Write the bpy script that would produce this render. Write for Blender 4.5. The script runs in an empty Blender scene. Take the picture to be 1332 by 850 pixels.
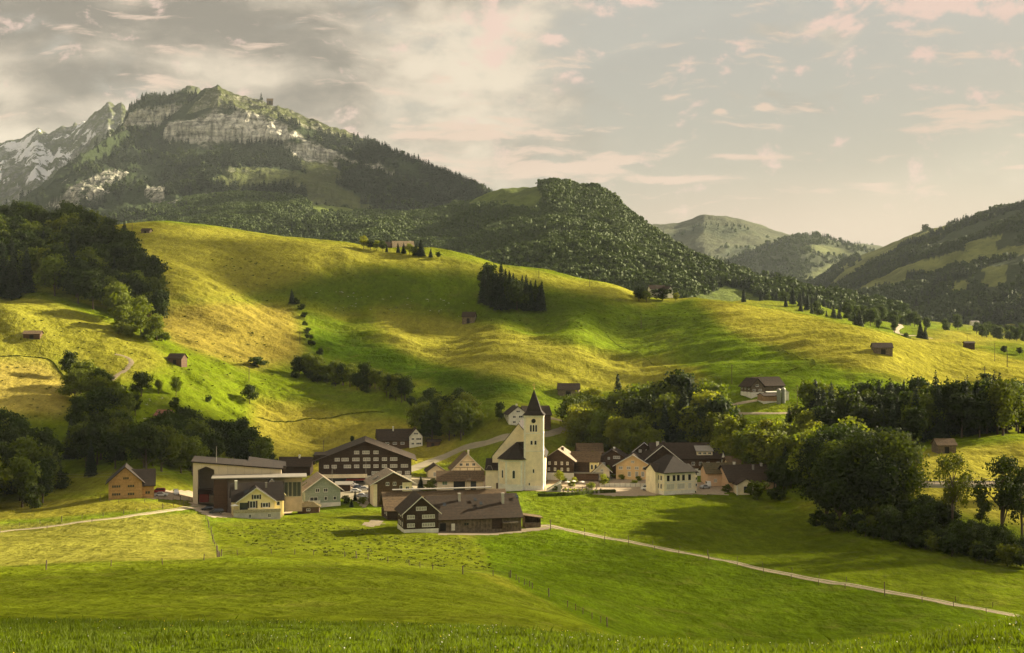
import bpy, bmesh, math, random
import numpy as np
from mathutils import Vector, Matrix
PI = math.pi
rad = math.radians
F = 1830.0; CX = 666.0; HY = 400.0; HC = 70.0        # focal length in photo pixels, horizon row, eye height
scene = bpy.context.scene
COL = scene.collection
RNG = np.random.default_rng(7)
random.seed(7)

# ------------------------------------------------------------------ sun
SUN_AZ = 26.0     # degrees beyond due right (towards the background)
SUN_EL = 21.0
SUN = Vector((math.cos(rad(SUN_EL))*math.cos(rad(SUN_AZ)), math.cos(rad(SUN_EL))*math.sin(rad(SUN_AZ)), math.sin(rad(SUN_EL))))
EXPO = 1.85

# ------------------------------------------------------------------ numpy noise
def _hash(ix, iy, s):
    n = (ix.astype(np.int64)*374761393 + iy.astype(np.int64)*668265263 + (int(s)*982451653 & 0xffffffff)) & 0xffffffff
    n = ((n ^ (n >> 13)) * 1274126177) & 0x7fffffff
    n = ((n ^ (n >> 16)) * 1246822519) & 0x7fffffff
    return ((n ^ (n >> 15)) & 0xffffff)/float(0xffffff)
def vnoise(x, y, s=0):
    x = np.asarray(x, float); y = np.asarray(y, float)
    ix = np.floor(x); iy = np.floor(y); fx = x-ix; fy = y-iy
    fx = fx*fx*fx*(fx*(fx*6-15)+10); fy = fy*fy*fy*(fy*(fy*6-15)+10)
    a = _hash(ix, iy, s); b = _hash(ix+1, iy, s); c = _hash(ix, iy+1, s); d = _hash(ix+1, iy+1, s)
    return (a+(b-a)*fx)*(1-fy)+(c+(d-c)*fx)*fy
def fbm(x, y, s=0, o=4, g=0.5):
    t = 0; a = 1; n = 0
    for k in range(o):
        c, q = math.cos(0.6*k+.3), math.sin(0.6*k+.3)
        t = t+a*(vnoise((x*c-y*q)*2**k+17.3*k, (x*q+y*c)*2**k-9.1*k, s+k)-.5); n += a; a *= g
    return t/n*2
def ridged(x, y, s=0, o=4):
    t = 0; a = 1; n = 0
    for k in range(o):
        c, q = math.cos(0.7*k+.2), math.sin(0.7*k+.2)
        t = t+a*(1-np.abs(2*vnoise((x*c-y*q)*2**k+3.3*k, (x*q+y*c)*2**k+5.1*k, s+k)-1)); n += a; a *= .5
    return t/n
def sstep(a, b, x):
    t = np.clip((x-a)/(b-a), 0, 1); return t*t*(3-2*t)

# ------------------------------------------------------------------ terrain control points
CP = []
def cp(px, *rows):
    for py, D in rows: CP.append(((px-CX)/F*D, D, HC-(py-HY)*D/F))
def cz(D, *rows):
    for px, Z in rows: CP.append(((px-CX)/F*D, D, Z))
for X, Y, Z in ((-160,-110,60),(0,-110,64),(160,-110,60),(-70,-20,65.5),(0,-20,67.6),(70,-20,66),(-30,8,65.5),(0,8,66),(30,8,66)): CP.append((X, Y, Z))
cp(-200,(850,38),(810,62),(812,110),(770,190),(745,250),(738,300),(700,380),(668,450),(655,490),(640,500),(560,570),(530,600),(465,650),(395,720),(388,760),(345,850),(300,960))
cp(0,(850,38),(812,62),(812,110),(770,190),(745,250),(738,300),(700,380),(690,405),(668,450),(657,490),(635,515),(560,570),(530,600),(465,650),(400,720),(392,770),(350,850),(310,960))
cp(100,(652,470),(645,490),(580,570),(500,640),(440,700),(400,760),(340,880),(300,1000))
cp(200,(652,462),(635,490),(600,540),(540,620),(467,690),(430,760),(380,850),(330,930),(291,1020))
cp(250,(665,455),(655,475),(648,490),(638,510),(620,545))
cp(300,(850,38),(813,62),(812,120),(770,200),(727,290),(722,330),(700,390),(680,440),(655,505),(630,560),(600,600),(540,660),(480,740),(430,810),(380,890),(330,960),(299,1050))
cp(400,(610,600),(560,670),(510,740),(470,800),(400,905),(342,965),(312,1090))
cp(450,(812,130),(760,220),(728,300),(715,350),(690,430),(665,480),(640,535))
cp(500,(600,610),(575,650),(530,710),(490,770),(455,840),(407,915),(346,975),(326,1090))
cp(350,(336,968),(388,905)); cp(450,(343,975),(405,922)); cp(550,(348,980),(408,925)); cp(600,(352,982),(412,925)); cp(700,(364,980),(420,918)); cp(800,(380,970),(430,905))
cp(600,(612,600),(585,625))
cp(650,(850,38),(819,62),(817,130),(750,300),(735,340),(700,420),(690,440),(660,490),(640,534),(590,610),(547,640),(500,715),(470,790),(430,880),(411,915),(360,975),(346,1060))
cp(750,(640,530),(600,600),(560,650),(515,720),(480,780),(450,830),(415,895),(378,970),(362,1030))
cp(790,(822,175),(815,250))
cp(900,(850,40),(836,60),(900,110),(832,275),(750,360),(700,430),(645,525),(600,590),(530,650),(490,720),(450,800),(415,890),(388,970))
cp(1000,(640,535),(600,570),(560,600),(520,645),(480,700),(440,780),(415,850),(402,900))
cp(1100,(856,40),(841,60),(960,110),(838,285),(750,365),(690,440),(650,490))
cp(1150,(590,560),(525,640),(480,690),(455,728),(437,790))
cp(1180,(640,480),(600,520))
cp(1232,(588,530),(515,680),(480,745),(450,800))
cp(1332,(820,42),(806,60),(900,120),(812,300),(740,380),(670,440),(640,480),(582,520),(560,590),(500,720),(472,790))
cp(1520,(790,42),(778,60),(880,120),(812,300),(740,380),(660,440),(620,480),(572,520),(540,590),(500,720),(482,790))
cz(1000,(-200,118)); cz(1150,(100,128),(0,130))
cz(1400,(-200,110),(0,105),(200,100),(400,80),(650,60),(850,52),(940,66))
cp(850,(388,1000),(398,1100)); cp(900,(397,1040),(404,1150)); cp(950,(393,940),(401,1020),(404,1150),(396,1350))
cp(1000,(408,970),(409,1080),(403,1250),(394,1450)); cp(1060,(411,890),(417,980),(416,1120),(408,1300),(398,1500)); cp(1100,(420,880),(427,970),(424,1120),(415,1300),(406,1500))
cp(1150,(443,870),(440,1000),(430,1200),(420,1450)); cp(1232,(448,820),(455,900),(448,1050),(438,1250),(428,1550)); cp(1332,(475,860),(464,1000),(450,1250),(440,1500)); cp(1520,(486,860),(474,1000),(458,1250),(446,1500))
cp(1200,(420,1900)); cp(1300,(428,1900)); cp(1000,(396,1900))
cz(2000,(-200,60),(200,50),(600,45))
for D in (3200, 6000, 14000): cz(D, *[(p, 38) for p in (-700, -200, 300, 800, 1300, 1900)])
cz(800,(2100,20),(-900,90)); cz(400,(2100,5),(-900,12)); cz(1400,(2100,30),(-900,90))
CP = np.array(CP)
def _dom(X, Y):
    w = np.maximum(Y+150, 12)
    return X/w*3.2, np.log(w)
def _tps():
    a, b = _dom(CP[:,0], CP[:,1]); P = np.stack([a, b], 1); n = len(P)
    d2 = ((P[:,None]-P[None])**2).sum(-1)
    K = 0.5*d2*np.log(d2+1e-12) + np.eye(n)*1.5e-4
    A = np.zeros((n+3, n+3)); A[:n,:n] = K; Q = np.concatenate([np.ones((n,1)), P], 1); A[:n,n:] = Q; A[n:,:n] = Q.T
    w = np.linalg.solve(A, np.concatenate([CP[:,2]/(CP[:,1]+150), np.zeros(3)]))
    return P, w
TP, TW = _tps()
def base_h(X, Y):
    X = np.asarray(X, float); Y = np.asarray(Y, float); sh = X.shape
    a, b = _dom(X.ravel(), Y.ravel()); out = np.empty(a.size); n = len(TP)
    for i in range(0, a.size, 20000):
        aa = a[i:i+20000, None]; bb = b[i:i+20000, None]
        d2 = (aa-TP[:,0])**2+(bb-TP[:,1])**2
        out[i:i+20000] = (0.5*d2*np.log(d2+1e-12))@TW[:n]+TW[n]+aa[:,0]*TW[n+1]+bb[:,0]*TW[n+2]
    return (out*np.maximum(Y.ravel()+150, 12)).reshape(sh)
def relief(X, Y):
    hill = sstep(600, 700, Y)*(1-sstep(1500, 2500, Y))
    near = 1-sstep(60, 130, Y)
    field = (1-hill)*(1-near)
    pxx = CX+X/np.maximum(Y,50)*F; cy_ = np.interp(pxx, [0,300,650,900,1000,1332], [1150,1060,1060,970,900,790]); crest = 1-.88*np.exp(-((Y-cy_)/120)**2)
    r = hill*(fbm(X/130, Y/80, 3, 2)*5.5*crest + fbm((X*.8-Y*.6)/190+fbm(X/150,Y/150,19,2)*.3, (X*.6+Y*.8)/42, 11, 3)*6.5*crest + (ridged(X/45+Y/60, Y/13, 21, 3)-.5)*3.2*sstep(.42,.62,fbm(X/130,Y/80,31,2)*.5+.5)*crest + fbm(X/16, Y/7, 25, 3)*1.0 + fbm(X/34+Y/40, Y/6.5, 35, 3)*1.1*sstep(.45,.7,vnoise(X/90,Y/60,37)))
    r = r + field*(fbm(X/90, Y/60, 41, 3)*1.1 + fbm(X/14, Y/7, 45, 3)*.28)
    vill = sstep(455, 490, Y)*(1-sstep(600, 640, Y))*sstep(-190, -150, X)*(1-sstep(95, 130, X))
    r = r*(1-.85*vill)
    r = r + near*fbm(X/9, Y/9, 51, 3)*.12
    return r
def H(X, Y): return base_h(X, Y)+relief(X, Y)
def Hs(x, y): return float(H(np.array([float(x)]), np.array([float(y)]))[0])

def smooth_spacing(segs):
    out = []
    for a, b, n in segs: out += list(np.exp(np.linspace(math.log(a), math.log(b), n, endpoint=False)))
    return np.array(out)
YV = smooth_spacing([(40,190,90),(190,420,300),(420,1320,620),(1320,16000,110)])-150
SV = np.concatenate([np.linspace(-1.6,-.42,60,endpoint=False), np.linspace(-.42,.42,840,endpoint=False), np.linspace(.42,1.6,61)])
TX = SV[None,:]*(YV[:,None]+165); TY = np.repeat(YV[:,None], len(SV), 1)
TZ = H(TX, TY)
def ground(x, y):
    """height of the built ground mesh at x, y (bilinear)"""
    j = np.clip(np.searchsorted(YV, y)-1, 0, len(YV)-2)
    def row(jj):
        s = x/(YV[jj]+165); i = int(np.clip(np.searchsorted(SV, s)-1, 0, len(SV)-2))
        t = (s-SV[i])/(SV[i+1]-SV[i]); return TZ[jj, i]*(1-t)+TZ[jj, i+1]*t
    t = (y-YV[j])/(YV[j+1]-YV[j]); return float(row(j)*(1-t)+row(j+1)*t)
def hit(px, py, dmin=60):
    """first point of the ground seen in photo pixel (px, py)"""
    sx = (px-CX)/F; sz = -(py-HY)/F; prev = None
    y = dmin
    while y < 3000:
        g = ground(sx*y, y)-(HC+sz*y)
        if g >= 0 and prev is not None:
            y0, g0 = prev; t = g0/(g0-g); yy = y0+(y-y0)*t
            return (sx*yy, yy, ground(sx*yy, yy))
        prev = (y, g); y *= 1.006
    return None
def at(px, D): x = (px-CX)/F*D; return (x, D, ground(x, D))
def inpoly(px, py, poly):
    px = np.asarray(px, float); py = np.asarray(py, float); c = np.zeros(px.shape, bool); n = len(poly); j = n-1
    for i in range(n):
        xi, yi = poly[i]; xj, yj = poly[j]
        m = ((yi > py) != (yj > py)) & (px < (xj-xi)*(py-yi)/((yj-yi) if yj != yi else 1e-9)+xi)
        c ^= m; j = i
    return c

# ------------------------------------------------------------------ object helpers
def link(o): COL.objects.link(o); return o
def mesh_np(name, verts, faces, mats=(), smooth=True):
    """verts (n,3), faces (m,k) numpy"""
    me = bpy.data.meshes.new(name); verts = np.asarray(verts, np.float32); faces = np.asarray(faces, np.int32)
    me.vertices.add(len(verts)); me.vertices.foreach_set('co', verts.ravel())
    k = faces.shape[1]; me.loops.add(faces.size); me.loops.foreach_set('vertex_index', faces.ravel())
    me.polygons.add(len(faces)); me.polygons.foreach_set('loop_start', np.arange(0, faces.size, k, dtype=np.int32))
    me.polygons.foreach_set('loop_total', np.full(len(faces), k, np.int32))
    if smooth: me.polygons.foreach_set('use_smooth', np.ones(len(faces), bool))
    for m in mats: me.materials.append(m)
    me.update(calc_edges=True); return me
def obj_me(name, me, parent=None, loc=None):
    o = bpy.data.objects.new(name, me); link(o)
    if parent: o.parent = parent
    if loc is not None: o.location = loc
    return o
def grid_faces(nr, nc):
    a = np.arange(nr-1)[:,None]*nc+np.arange(nc-1)[None,:]
    return np.stack([a, a+1, a+1+nc, a+nc], -1).reshape(-1, 4)
def set_attr(me, name, arr):
    at_ = me.attributes.new(name, 'FLOAT_COLOR', 'POINT'); c = np.ones((len(arr), 4), np.float32); c[:, :arr.shape[1]] = arr
    at_.data.foreach_set('color', c.ravel())
def structure(o): o['kind'] = 'structure'; return o

# ------------------------------------------------------------------ materials
class NT:
    def __init__(s, t): s.t = t; s.n = t.nodes; s.l = t.links
    def add(s, ty, **k):
        n = s.n.new(ty)
        for a, v in k.items():
            if a.startswith('i_'):
                key = a[2:]; key = int(key) if key.isdigit() else key.replace('_', ' ')
                s.set(n.inputs[key], v)
            else: setattr(n, a, v)
        return n
    def set(s, inp, v):
        if hasattr(v, 'links') or isinstance(v, bpy.types.NodeSocket): s.l.new(v, inp)
        else: inp.default_value = v
    def math(s, op, a, b=0.0, c=None, clamp=False):
        n = s.n.new('ShaderNodeMath'); n.operation = op; n.use_clamp = clamp; s.set(n.inputs[0], a); s.set(n.inputs[1], b)
        if c is not None: s.set(n.inputs[2], c)
        return n.outputs[0]
    def mix(s, f, a, b, mode='MIX'):
        n = s.n.new('ShaderNodeMix'); n.data_type = 'RGBA'; n.blend_type = mode
        s.set(n.inputs[0], f)
        for i, v in ((6, a), (7, b)): s.set(n.inputs[i], v if isinstance(v, bpy.types.NodeSocket) else (*v, 1) if len(v) == 3 else v)
        return n.outputs[2]
    def noise(s, vec, scale, detail=3, rough=.55, dist=0.0):
        n = s.n.new('ShaderNodeTexNoise'); s.set(n.inputs['Vector'], vec); n.inputs['Scale'].default_value = scale
        n.inputs['Detail'].default_value = detail; n.inputs['Roughness'].default_value = rough; n.inputs['Distortion'].default_value = dist
        return n.outputs['Fac']
    def ramp(s, v, a, b, lo=0.0, hi=1.0, smooth=True):
        n = s.n.new('ShaderNodeMapRange'); n.interpolation_type = 'SMOOTHSTEP' if smooth else 'LINEAR'
        s.set(n.inputs['Value'], v); n.inputs['From Min'].default_value = a; n.inputs['From Max'].default_value = b
        n.inputs['To Min'].default_value = lo; n.inputs['To Max'].default_value = hi; return n.outputs[0]
    def map(s, vec, scale, loc=(0,0,0)):
        n = s.n.new('ShaderNodeMapping'); s.l.new(vec, n.inputs[0]); n.inputs['Scale'].default_value = scale; n.inputs['Location'].default_value = loc
        return n.outputs[0]
def new_mat(name):
    m = bpy.data.materials.new(name); m.use_nodes = True; nt = NT(m.node_tree); b = nt.n['Principled BSDF']
    b.inputs['Specular IOR Level'].default_value = .25
    return m, nt, b
def simple(name, col, rough=.8, var=.25, scale=1.5, metal=0, bump=0, coord='Object', spec=.25, stripes=None):
    """col with noise variation; stripes=(axis, per_metre, depth) darkens thin joints and bumps them"""
    m, nt, b = new_mat(name); tc = nt.add('ShaderNodeTexCoord').outputs[coord]
    n1 = nt.noise(tc, scale, 5, .6); f = nt.ramp(n1, .25, .75, 1-var, 1+var)
    col_s = nt.mix(1.0, col, (1,1,1), 'MULTIPLY')
    vm = nt.add('ShaderNodeVectorMath', operation='SCALE'); nt.l.new(col_s, vm.inputs[0]); nt.l.new(f, vm.inputs['Scale']); out = vm.outputs[0]
    if stripes:
        ax, per, dep = stripes; sep = nt.add('ShaderNodeSeparateXYZ'); nt.l.new(tc, sep.inputs[0])
        v = sep.outputs[ax] if isinstance(ax, int) else nt.math('ADD', sep.outputs[0], sep.outputs[1])
        fr = nt.math('FRACT', nt.math('MULTIPLY', v, per)); 
        fl = nt.math('FLOOR', nt.math('MULTIPLY', v, per))
        wn = nt.add('ShaderNodeTexWhiteNoise', noise_dimensions='1D'); nt.l.new(fl, wn.inputs['W'])
        g = nt.ramp(nt.math('ABSOLUTE', nt.math('SUBTRACT', fr, .5)), .40, .5, 1.0, 1-dep)
        g = nt.math('MULTIPLY', g, nt.math('ADD', nt.math('MULTIPLY', wn.outputs['Value'], dep*.7), 1-dep*.35))
        v2 = nt.add('ShaderNodeVectorMath', operation='SCALE'); nt.l.new(out, v2.inputs[0]); nt.l.new(g, v2.inputs['Scale']); out = v2.outputs[0]
    nt.l.new(out, b.inputs['Base Color']); b.inputs['Roughness'].default_value = rough; b.inputs['Metallic'].default_value = metal
    b.inputs['Specular IOR Level'].default_value = spec
    if bump:
        bn = nt.add('ShaderNodeBump'); bn.inputs['Strength'].default_value = bump; bn.inputs['Distance'].default_value = .1
        nt.l.new(nt.noise(tc, scale*6, 4), bn.inputs['Height']); nt.l.new(bn.outputs[0], b.inputs['Normal'])
    return m

def ground_material():
    m, nt, b = new_mat('meadow_grass')
    at_ = nt.add('ShaderNodeAttribute', attribute_name='field'); tc = nt.add('ShaderNodeTexCoord').outputs['Object']
    n_big = nt.noise(tc, .035, 5, .62, .4); n_mid = nt.noise(nt.map(tc, (1,.45,1)), .35, 5, .65); n_fine = nt.noise(nt.map(tc, (1,.4,1)), 1.1, 5, .75)
    f = nt.math('MULTIPLY', nt.ramp(n_big, .3, .7, .80, 1.2), nt.ramp(n_mid, .32, .68, .82, 1.16))
    f = nt.math('MULTIPLY', f, nt.ramp(n_fine, .3, .7, .82, 1.18))
    vm = nt.add('ShaderNodeVectorMath', operation='SCALE'); nt.l.new(at_.outputs['Color'], vm.inputs[0]); nt.l.new(f, vm.inputs['Scale'])
    col = nt.mix(nt.ramp(nt.noise(tc, .09, 6, .7, .6), .5, .72, 0, .28), vm.outputs[0], (.16,.135,.035))
    col = nt.mix(nt.ramp(nt.noise(tc, .6, 6, .75, .4), .56, .72, 0, .35), col, (.045,.075,.012))
    nt.l.new(col, b.inputs['Base Color']); b.inputs['Roughness'].default_value = .9; b.inputs['Specular IOR Level'].default_value = .0
    h = nt.math('ADD', nt.math('MULTIPLY', n_mid, .7), nt.math('MULTIPLY', n_fine, .22))
    h = nt.math('ADD', h, nt.math('MULTIPLY', nt.noise(tc, .12, 4, .6), 2.2))
    bn = nt.add('ShaderNodeBump'); bn.inputs['Strength'].default_value = .85; bn.inputs['Distance'].default_value = 1.3
    nt.l.new(h, bn.inputs['Height']); nt.l.new(bn.outputs[0], b.inputs['Normal'])
    return m

# fields of different growth, the first also darkened for shade, outlined as seen in the photograph: (polygon, albedo, edge softness px)
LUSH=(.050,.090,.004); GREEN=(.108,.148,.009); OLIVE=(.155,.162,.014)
KF=.90
FIELDS = [
 ([(265,307),(330,322),(430,343),(640,358),(800,381),(900,394),(955,430),(840,432),(700,426),(560,411),(430,402),(320,384)], (.075,.115,.007)),  # green slope, its colour deepened to add shade to this band
 ([(-300,565),(-300,395),(60,385),(200,430),(330,440),(420,520),(380,600),(150,560)], GREEN),
 ([(-300,390),(60,390),(150,425),(230,470),(160,500),(90,470),(-300,462)], (.20,.20,.03)),
 ([(-300,466),(60,468),(92,500),(88,540),(-300,535)], (.31,.26,.07)),
 ([(205,400),(290,392),(385,400),(400,470),(330,480),(230,450),(190,420)], (.22,.185,.042)),
 ([(130,285),(280,296),(560,332),(560,346),(430,352),(300,392),(200,392),(130,320)], (.21,.205,.033)),
 ([(560,332),(900,386),(850,400),(650,360),(520,345)], (.22,.22,.035)),
 ([(905,388),(1000,400),(1148,432),(1400,480),(1400,520),(1240,512),(1080,470),(960,440)], (.23,.22,.035)),
 ([(480,400),(560,410),(900,480),(960,520),(700,500),(520,470)], (.22,.215,.035)),
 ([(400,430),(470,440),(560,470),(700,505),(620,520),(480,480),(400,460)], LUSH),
 ([(330,520),(600,560),(600,600),(400,620),(330,580)], (.26,.235,.04)),
 ([(840,380),(960,440),(1080,480),(1180,510),(1100,540),(940,520),(900,470)], (.095,.145,.009)),
 ([(-300,668),(110,650),(250,655),(240,662),(-300,700)], (.23,.22,.035)),
 ([(-300,702),(262,668),(284,727),(-300,748)], (.27,.27,.055)),
 ([(276,682),(480,662),(610,700),(650,745),(520,738),(284,724)], (.15,.185,.014)),
 ([(-300,748),(284,727),(600,740),(790,815),(790,830),(-300,830)], (.15,.192,.014)),
 ([(1160,590),(1400,570),(1400,700),(1160,650)], (.30,.28,.05)),
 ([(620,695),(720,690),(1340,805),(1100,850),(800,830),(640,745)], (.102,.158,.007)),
 ([(680,645),(1030,645),(1060,690),(1340,745),(1340,800),(720,685)], (.145,.195,.012)),
]
FIELDS += [([(905,383),(1000,380),(1100,398),(1230,425),(1200,446),(1148,434),(1060,409),(960,393)], (.12,.165,.02)), ([(1230,432),(1400,440),(1400,452),(1180,446)], (.26,.235,.045)), ([(1270,452),(1400,448),(1400,478),(1330,470)], (.10,.14,.012))]
def build_ground():
    V = np.stack([TX, TY, TZ], -1).reshape(-1, 3)
    me = mesh_np('meadow', V, grid_faces(*TX.shape), [ground_material()])
    Yc = np.maximum(V[:,1], 5); px = CX+V[:,0]/Yc*F; py = HY+(HC-V[:,2])/Yc*F
    wx = px+fbm(V[:,0]/22, V[:,1]/22, 61, 3)*5; wy = py+fbm(V[:,0]/22, V[:,1]/22, 71, 3)*3
    n = fbm(V[:,0]/60, V[:,1]/45, 81, 4)
    col = np.array(GREEN)[None]*(1+.0*n[:,None])
    col = col + sstep(-.1,.5,n)[:,None]*(np.array(OLIVE)-np.array(GREEN))
    near = (Yc > 90) & (Yc < 1800) & (np.abs(V[:,0]/Yc) < .6)
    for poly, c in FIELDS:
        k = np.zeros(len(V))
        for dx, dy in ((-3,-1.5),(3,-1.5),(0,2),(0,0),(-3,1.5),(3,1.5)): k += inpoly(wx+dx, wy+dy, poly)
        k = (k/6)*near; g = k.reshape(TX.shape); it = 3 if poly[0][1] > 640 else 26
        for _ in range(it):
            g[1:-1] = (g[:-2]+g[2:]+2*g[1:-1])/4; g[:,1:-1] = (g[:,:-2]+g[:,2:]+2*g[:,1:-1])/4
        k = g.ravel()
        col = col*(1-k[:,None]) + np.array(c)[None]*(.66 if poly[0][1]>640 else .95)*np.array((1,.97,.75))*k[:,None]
    far = sstep(1700, 2100, V[:,1])[:,None]; col = col*(1-far)+np.array((.15,.16,.03))*far
    fg = (1-sstep(66, 90, V[:,1]))[:,None]; col = col*(1-fg)+np.array((.068,.098,.007))*fg
    # mowing stripes in the near hayfields
    st = .5+.5*np.sin((V[:,0]*.85+V[:,1]*.35)*1.1+fbm(V[:,0]/40,V[:,1]/40,5,2)*3)
    fld = ((V[:,1] > 100) & (V[:,1] < 470))[:,None]
    col = col*(1+fld*(.10*(st[:,None]-.5)*(.5+fbm(V[:,0]/50,V[:,1]/50,8,2)[:,None])))
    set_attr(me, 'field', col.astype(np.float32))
    structure(obj_me('meadow', me))
build_ground()

# ------------------------------------------------------------------ mountains
def line_eval(line, px):
    a = np.array(line, float); return np.interp(px, a[:,0], a[:,1]), np.interp(px, a[:,0], a[:,2])
def mountain_material(name, rock=(.33,.31,.26), grass=(.12,.155,.03), forest=(.035,.05,.018), rs=.02):
    m, nt, b = new_mat(name); at_ = nt.add('ShaderNodeAttribute', attribute_name='cover'); sp = nt.add('ShaderNodeSeparateColor'); nt.l.new(at_.outputs['Color'], sp.inputs[0])
    tc = nt.add('ShaderNodeTexCoord').outputs['Object']
    g = nt.mix(nt.ramp(nt.noise(tc, rs*.6, 5, .65), .35, .65), grass, tuple(c*.6 for c in grass))
    g = nt.mix(nt.ramp(nt.noise(tc, rs*2.5, 5, .7), .55, .65, 0, .5), g, (.07,.08,.03))
    col = nt.mix(sp.outputs[1], g, forest)
    strat = nt.noise(nt.map(tc, (.35,.35,2.2)), rs, 8, .7, 1.0); vert = nt.noise(nt.map(tc, (2.6,2.6,.4)), rs*1.3, 7, .7)
    rf = nt.math('MULTIPLY', nt.ramp(strat, .34, .62, .35, 1.15), nt.ramp(vert, .36, .62, .35, 1.3))
    vm = nt.add('ShaderNodeVectorMath', operation='SCALE'); vm.inputs[0].default_value = rock; nt.l.new(rf, vm.inputs['Scale'])
    rm = nt.math('MULTIPLY', sp.outputs[0], nt.ramp(nt.noise(tc, rs*1.7, 8, .72, .5), .40, .52))
    rm = nt.math('MAXIMUM', rm, nt.ramp(sp.outputs[0], .8, 1, 0, .8))
    col = nt.mix(rm, col, vm.outputs[0])
    sn = nt.math('MULTIPLY', sp.outputs[2], nt.ramp(nt.noise(nt.map(tc, (1,1,.6)), rs*.55, 7, .7, .6), .53, .57))
    col = nt.mix(sn, col, (.85,.85,.86))
    nt.l.new(col, b.inputs['Base Color']); b.inputs['Roughness'].default_value = .95; b.inputs['Specular IOR Level'].default_value = .1
    bn = nt.add('ShaderNodeBump'); bn.inputs['Strength'].default_value = .8; bn.inputs['Distance'].default_value = .35/rs
    nt.l.new(nt.math('ADD', strat, vert), bn.inputs['Height']); nt.l.new(bn.outputs[0], b.inputs['Normal'])
    return m
PATCH = {}
def patch(name, lines, mat, p0, p1, nu, nv, amp, lam, seed, cover, ridge_amp=.25, back=-420, rocky=0.0):
    px = np.linspace(p0, p1, nu); L = [line_eval(l, px) for l in lines]
    Yk = np.stack([d for _, d in L]); Zk = np.stack([HC-(y-HY)*d/F for y, d in L])
    # back slope falls behind the ridge
    w = Yk[-1]; Yk = np.vstack([Yk, w*1.06, w*1.18]); Zk = np.vstack([Zk, Zk[-1]*.8+20*.2, Zk[-1]*.1-40])
    K = len(Yk)
    t = np.linspace(0, K-1, nv); i = np.minimum(t.astype(int), K-2); f = (t-i)[:,None]
    def c(A):
        P0 = A[np.maximum(i-1,0)]; P1 = A[i]; P2 = A[i+1]; P3 = A[np.minimum(i+2,K-1)]
        lin = P1*(1-f)+P2*f
        cr = .5*(2*P1+(-P0+P2)*f+(2*P0-5*P1+4*P2-P3)*f*f+(-P0+3*P1-3*P2+P3)*f**3)
        return lin*.6+cr*.4
    Y = np.maximum.accumulate(c(Yk)+np.arange(nv)[:,None]*.01, 0); Z = c(Zk); X = (px[None]-CX)/F*Y
    kr = K-3
    env = np.minimum(1, np.abs(t[:,None]-kr)/.7)*(1-ridge_amp)+ridge_amp
    n = ridged(X/lam, Y/lam, seed, 5)-.62
    N2 = fbm(X/(lam*.22), Z/(lam*.15), seed+9, 4)
    Z2 = Z+amp*env*n*1.6+fbm(X/(lam*.12), Y/(lam*.12), seed+5, 3)*amp*.12
    if rocky: Y = Y+N2*rocky*env; Z2 = Z2+fbm(X/(lam*.05), Y/(lam*.05), seed+15, 3)*rocky*.35
    V = np.stack([X, Y, Z2], -1)
    me = mesh_np(name, V.reshape(-1,3), grid_faces(nv, nu), [mat])
    dz = np.gradient(Z2, axis=0); dy = np.gradient(Y, axis=0)+1e-3
    steep = np.abs(dz/dy)
    qx = CX+X/Y*F; qy = HY+(HC-Z2)/Y*F
    cov = cover(qx, qy, steep, X, Y, Z2, t[:,None]+0*X).reshape(-1,3)
    set_attr(me, 'cover', np.clip(cov,0,1))
    o = structure(obj_me(name, me)); PATCH[len(PATCH)] = (V, cov.reshape(nv, nu, 3), t, kr)
    return o
def off(line, dy, dD): return [(p, y+dy, d+dD) for p, y, d in line]
def poly_mask(polys, qx, qy, X, Y, w=4):
    k = np.zeros(qx.shape); jx = fbm(X/60, Y/60, 91, 4)*w*2; jy = fbm(X/60, Y/60, 95, 4)*w
    for p in polys: k = np.maximum(k, inpoly(qx+jx, qy+jy, p))
    return k

# far left snowy ridge
r = [(-260,150,8200),(-150,190,8200),(-60,200,8000),(0,190,7900),(25,182,7900),(48,168,7800),(62,174,7800),(75,166,7800),(92,170,7700),(112,158,7600),(128,145,7500),(142,136,7500),(150,140,7500),(158,134,7500),(166,146,7400),(185,175,7300),(230,225,7200),(330,290,7000)]
def cov_far(qx,qy,st,X,Y,Z,t):
    rock = sstep(.35,.8,st+fbm(X/160,Z/120,3,4)*.5); snow = (inpoly(qx,qy,[(-300,120),(110,140),(125,175),(60,235),(-300,260)])*1.0)
    return np.stack([rock*.8, 0*rock+.25, snow*sstep(.2,.5,.75+fbm(X/90,Z/60,6,3)*.5)], -1)
patch('mountain', [off(r,210,-3400), off(r,120,-2000), off(r,40,-700), r], mountain_material('snowy_rock', (.30,.30,.28), (.12,.14,.05), (.07,.085,.04), .010), -260, 330, 420, 300, 110, 520, 3, cov_far, .35, rocky=60)
# distant summit behind the cliffs
r = [(170,175,6200),(205,130,6200),(225,122,6200),(243,110,6200),(252,112,6200),(262,118,6200),(280,128,6200),(330,170,6200)]
patch('mountain', [off(r,120,-1500), off(r,50,-500), r], mountain_material('grey_rock', (.26,.26,.23), (.12,.14,.05), (.07,.085,.04), .012), 165, 335, 120, 80, 60, 300, 5, lambda qx,qy,st,X,Y,Z,t: np.stack([sstep(.5,1,st), 0*st+.3, 0*st], -1), .3, rocky=25)
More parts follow.
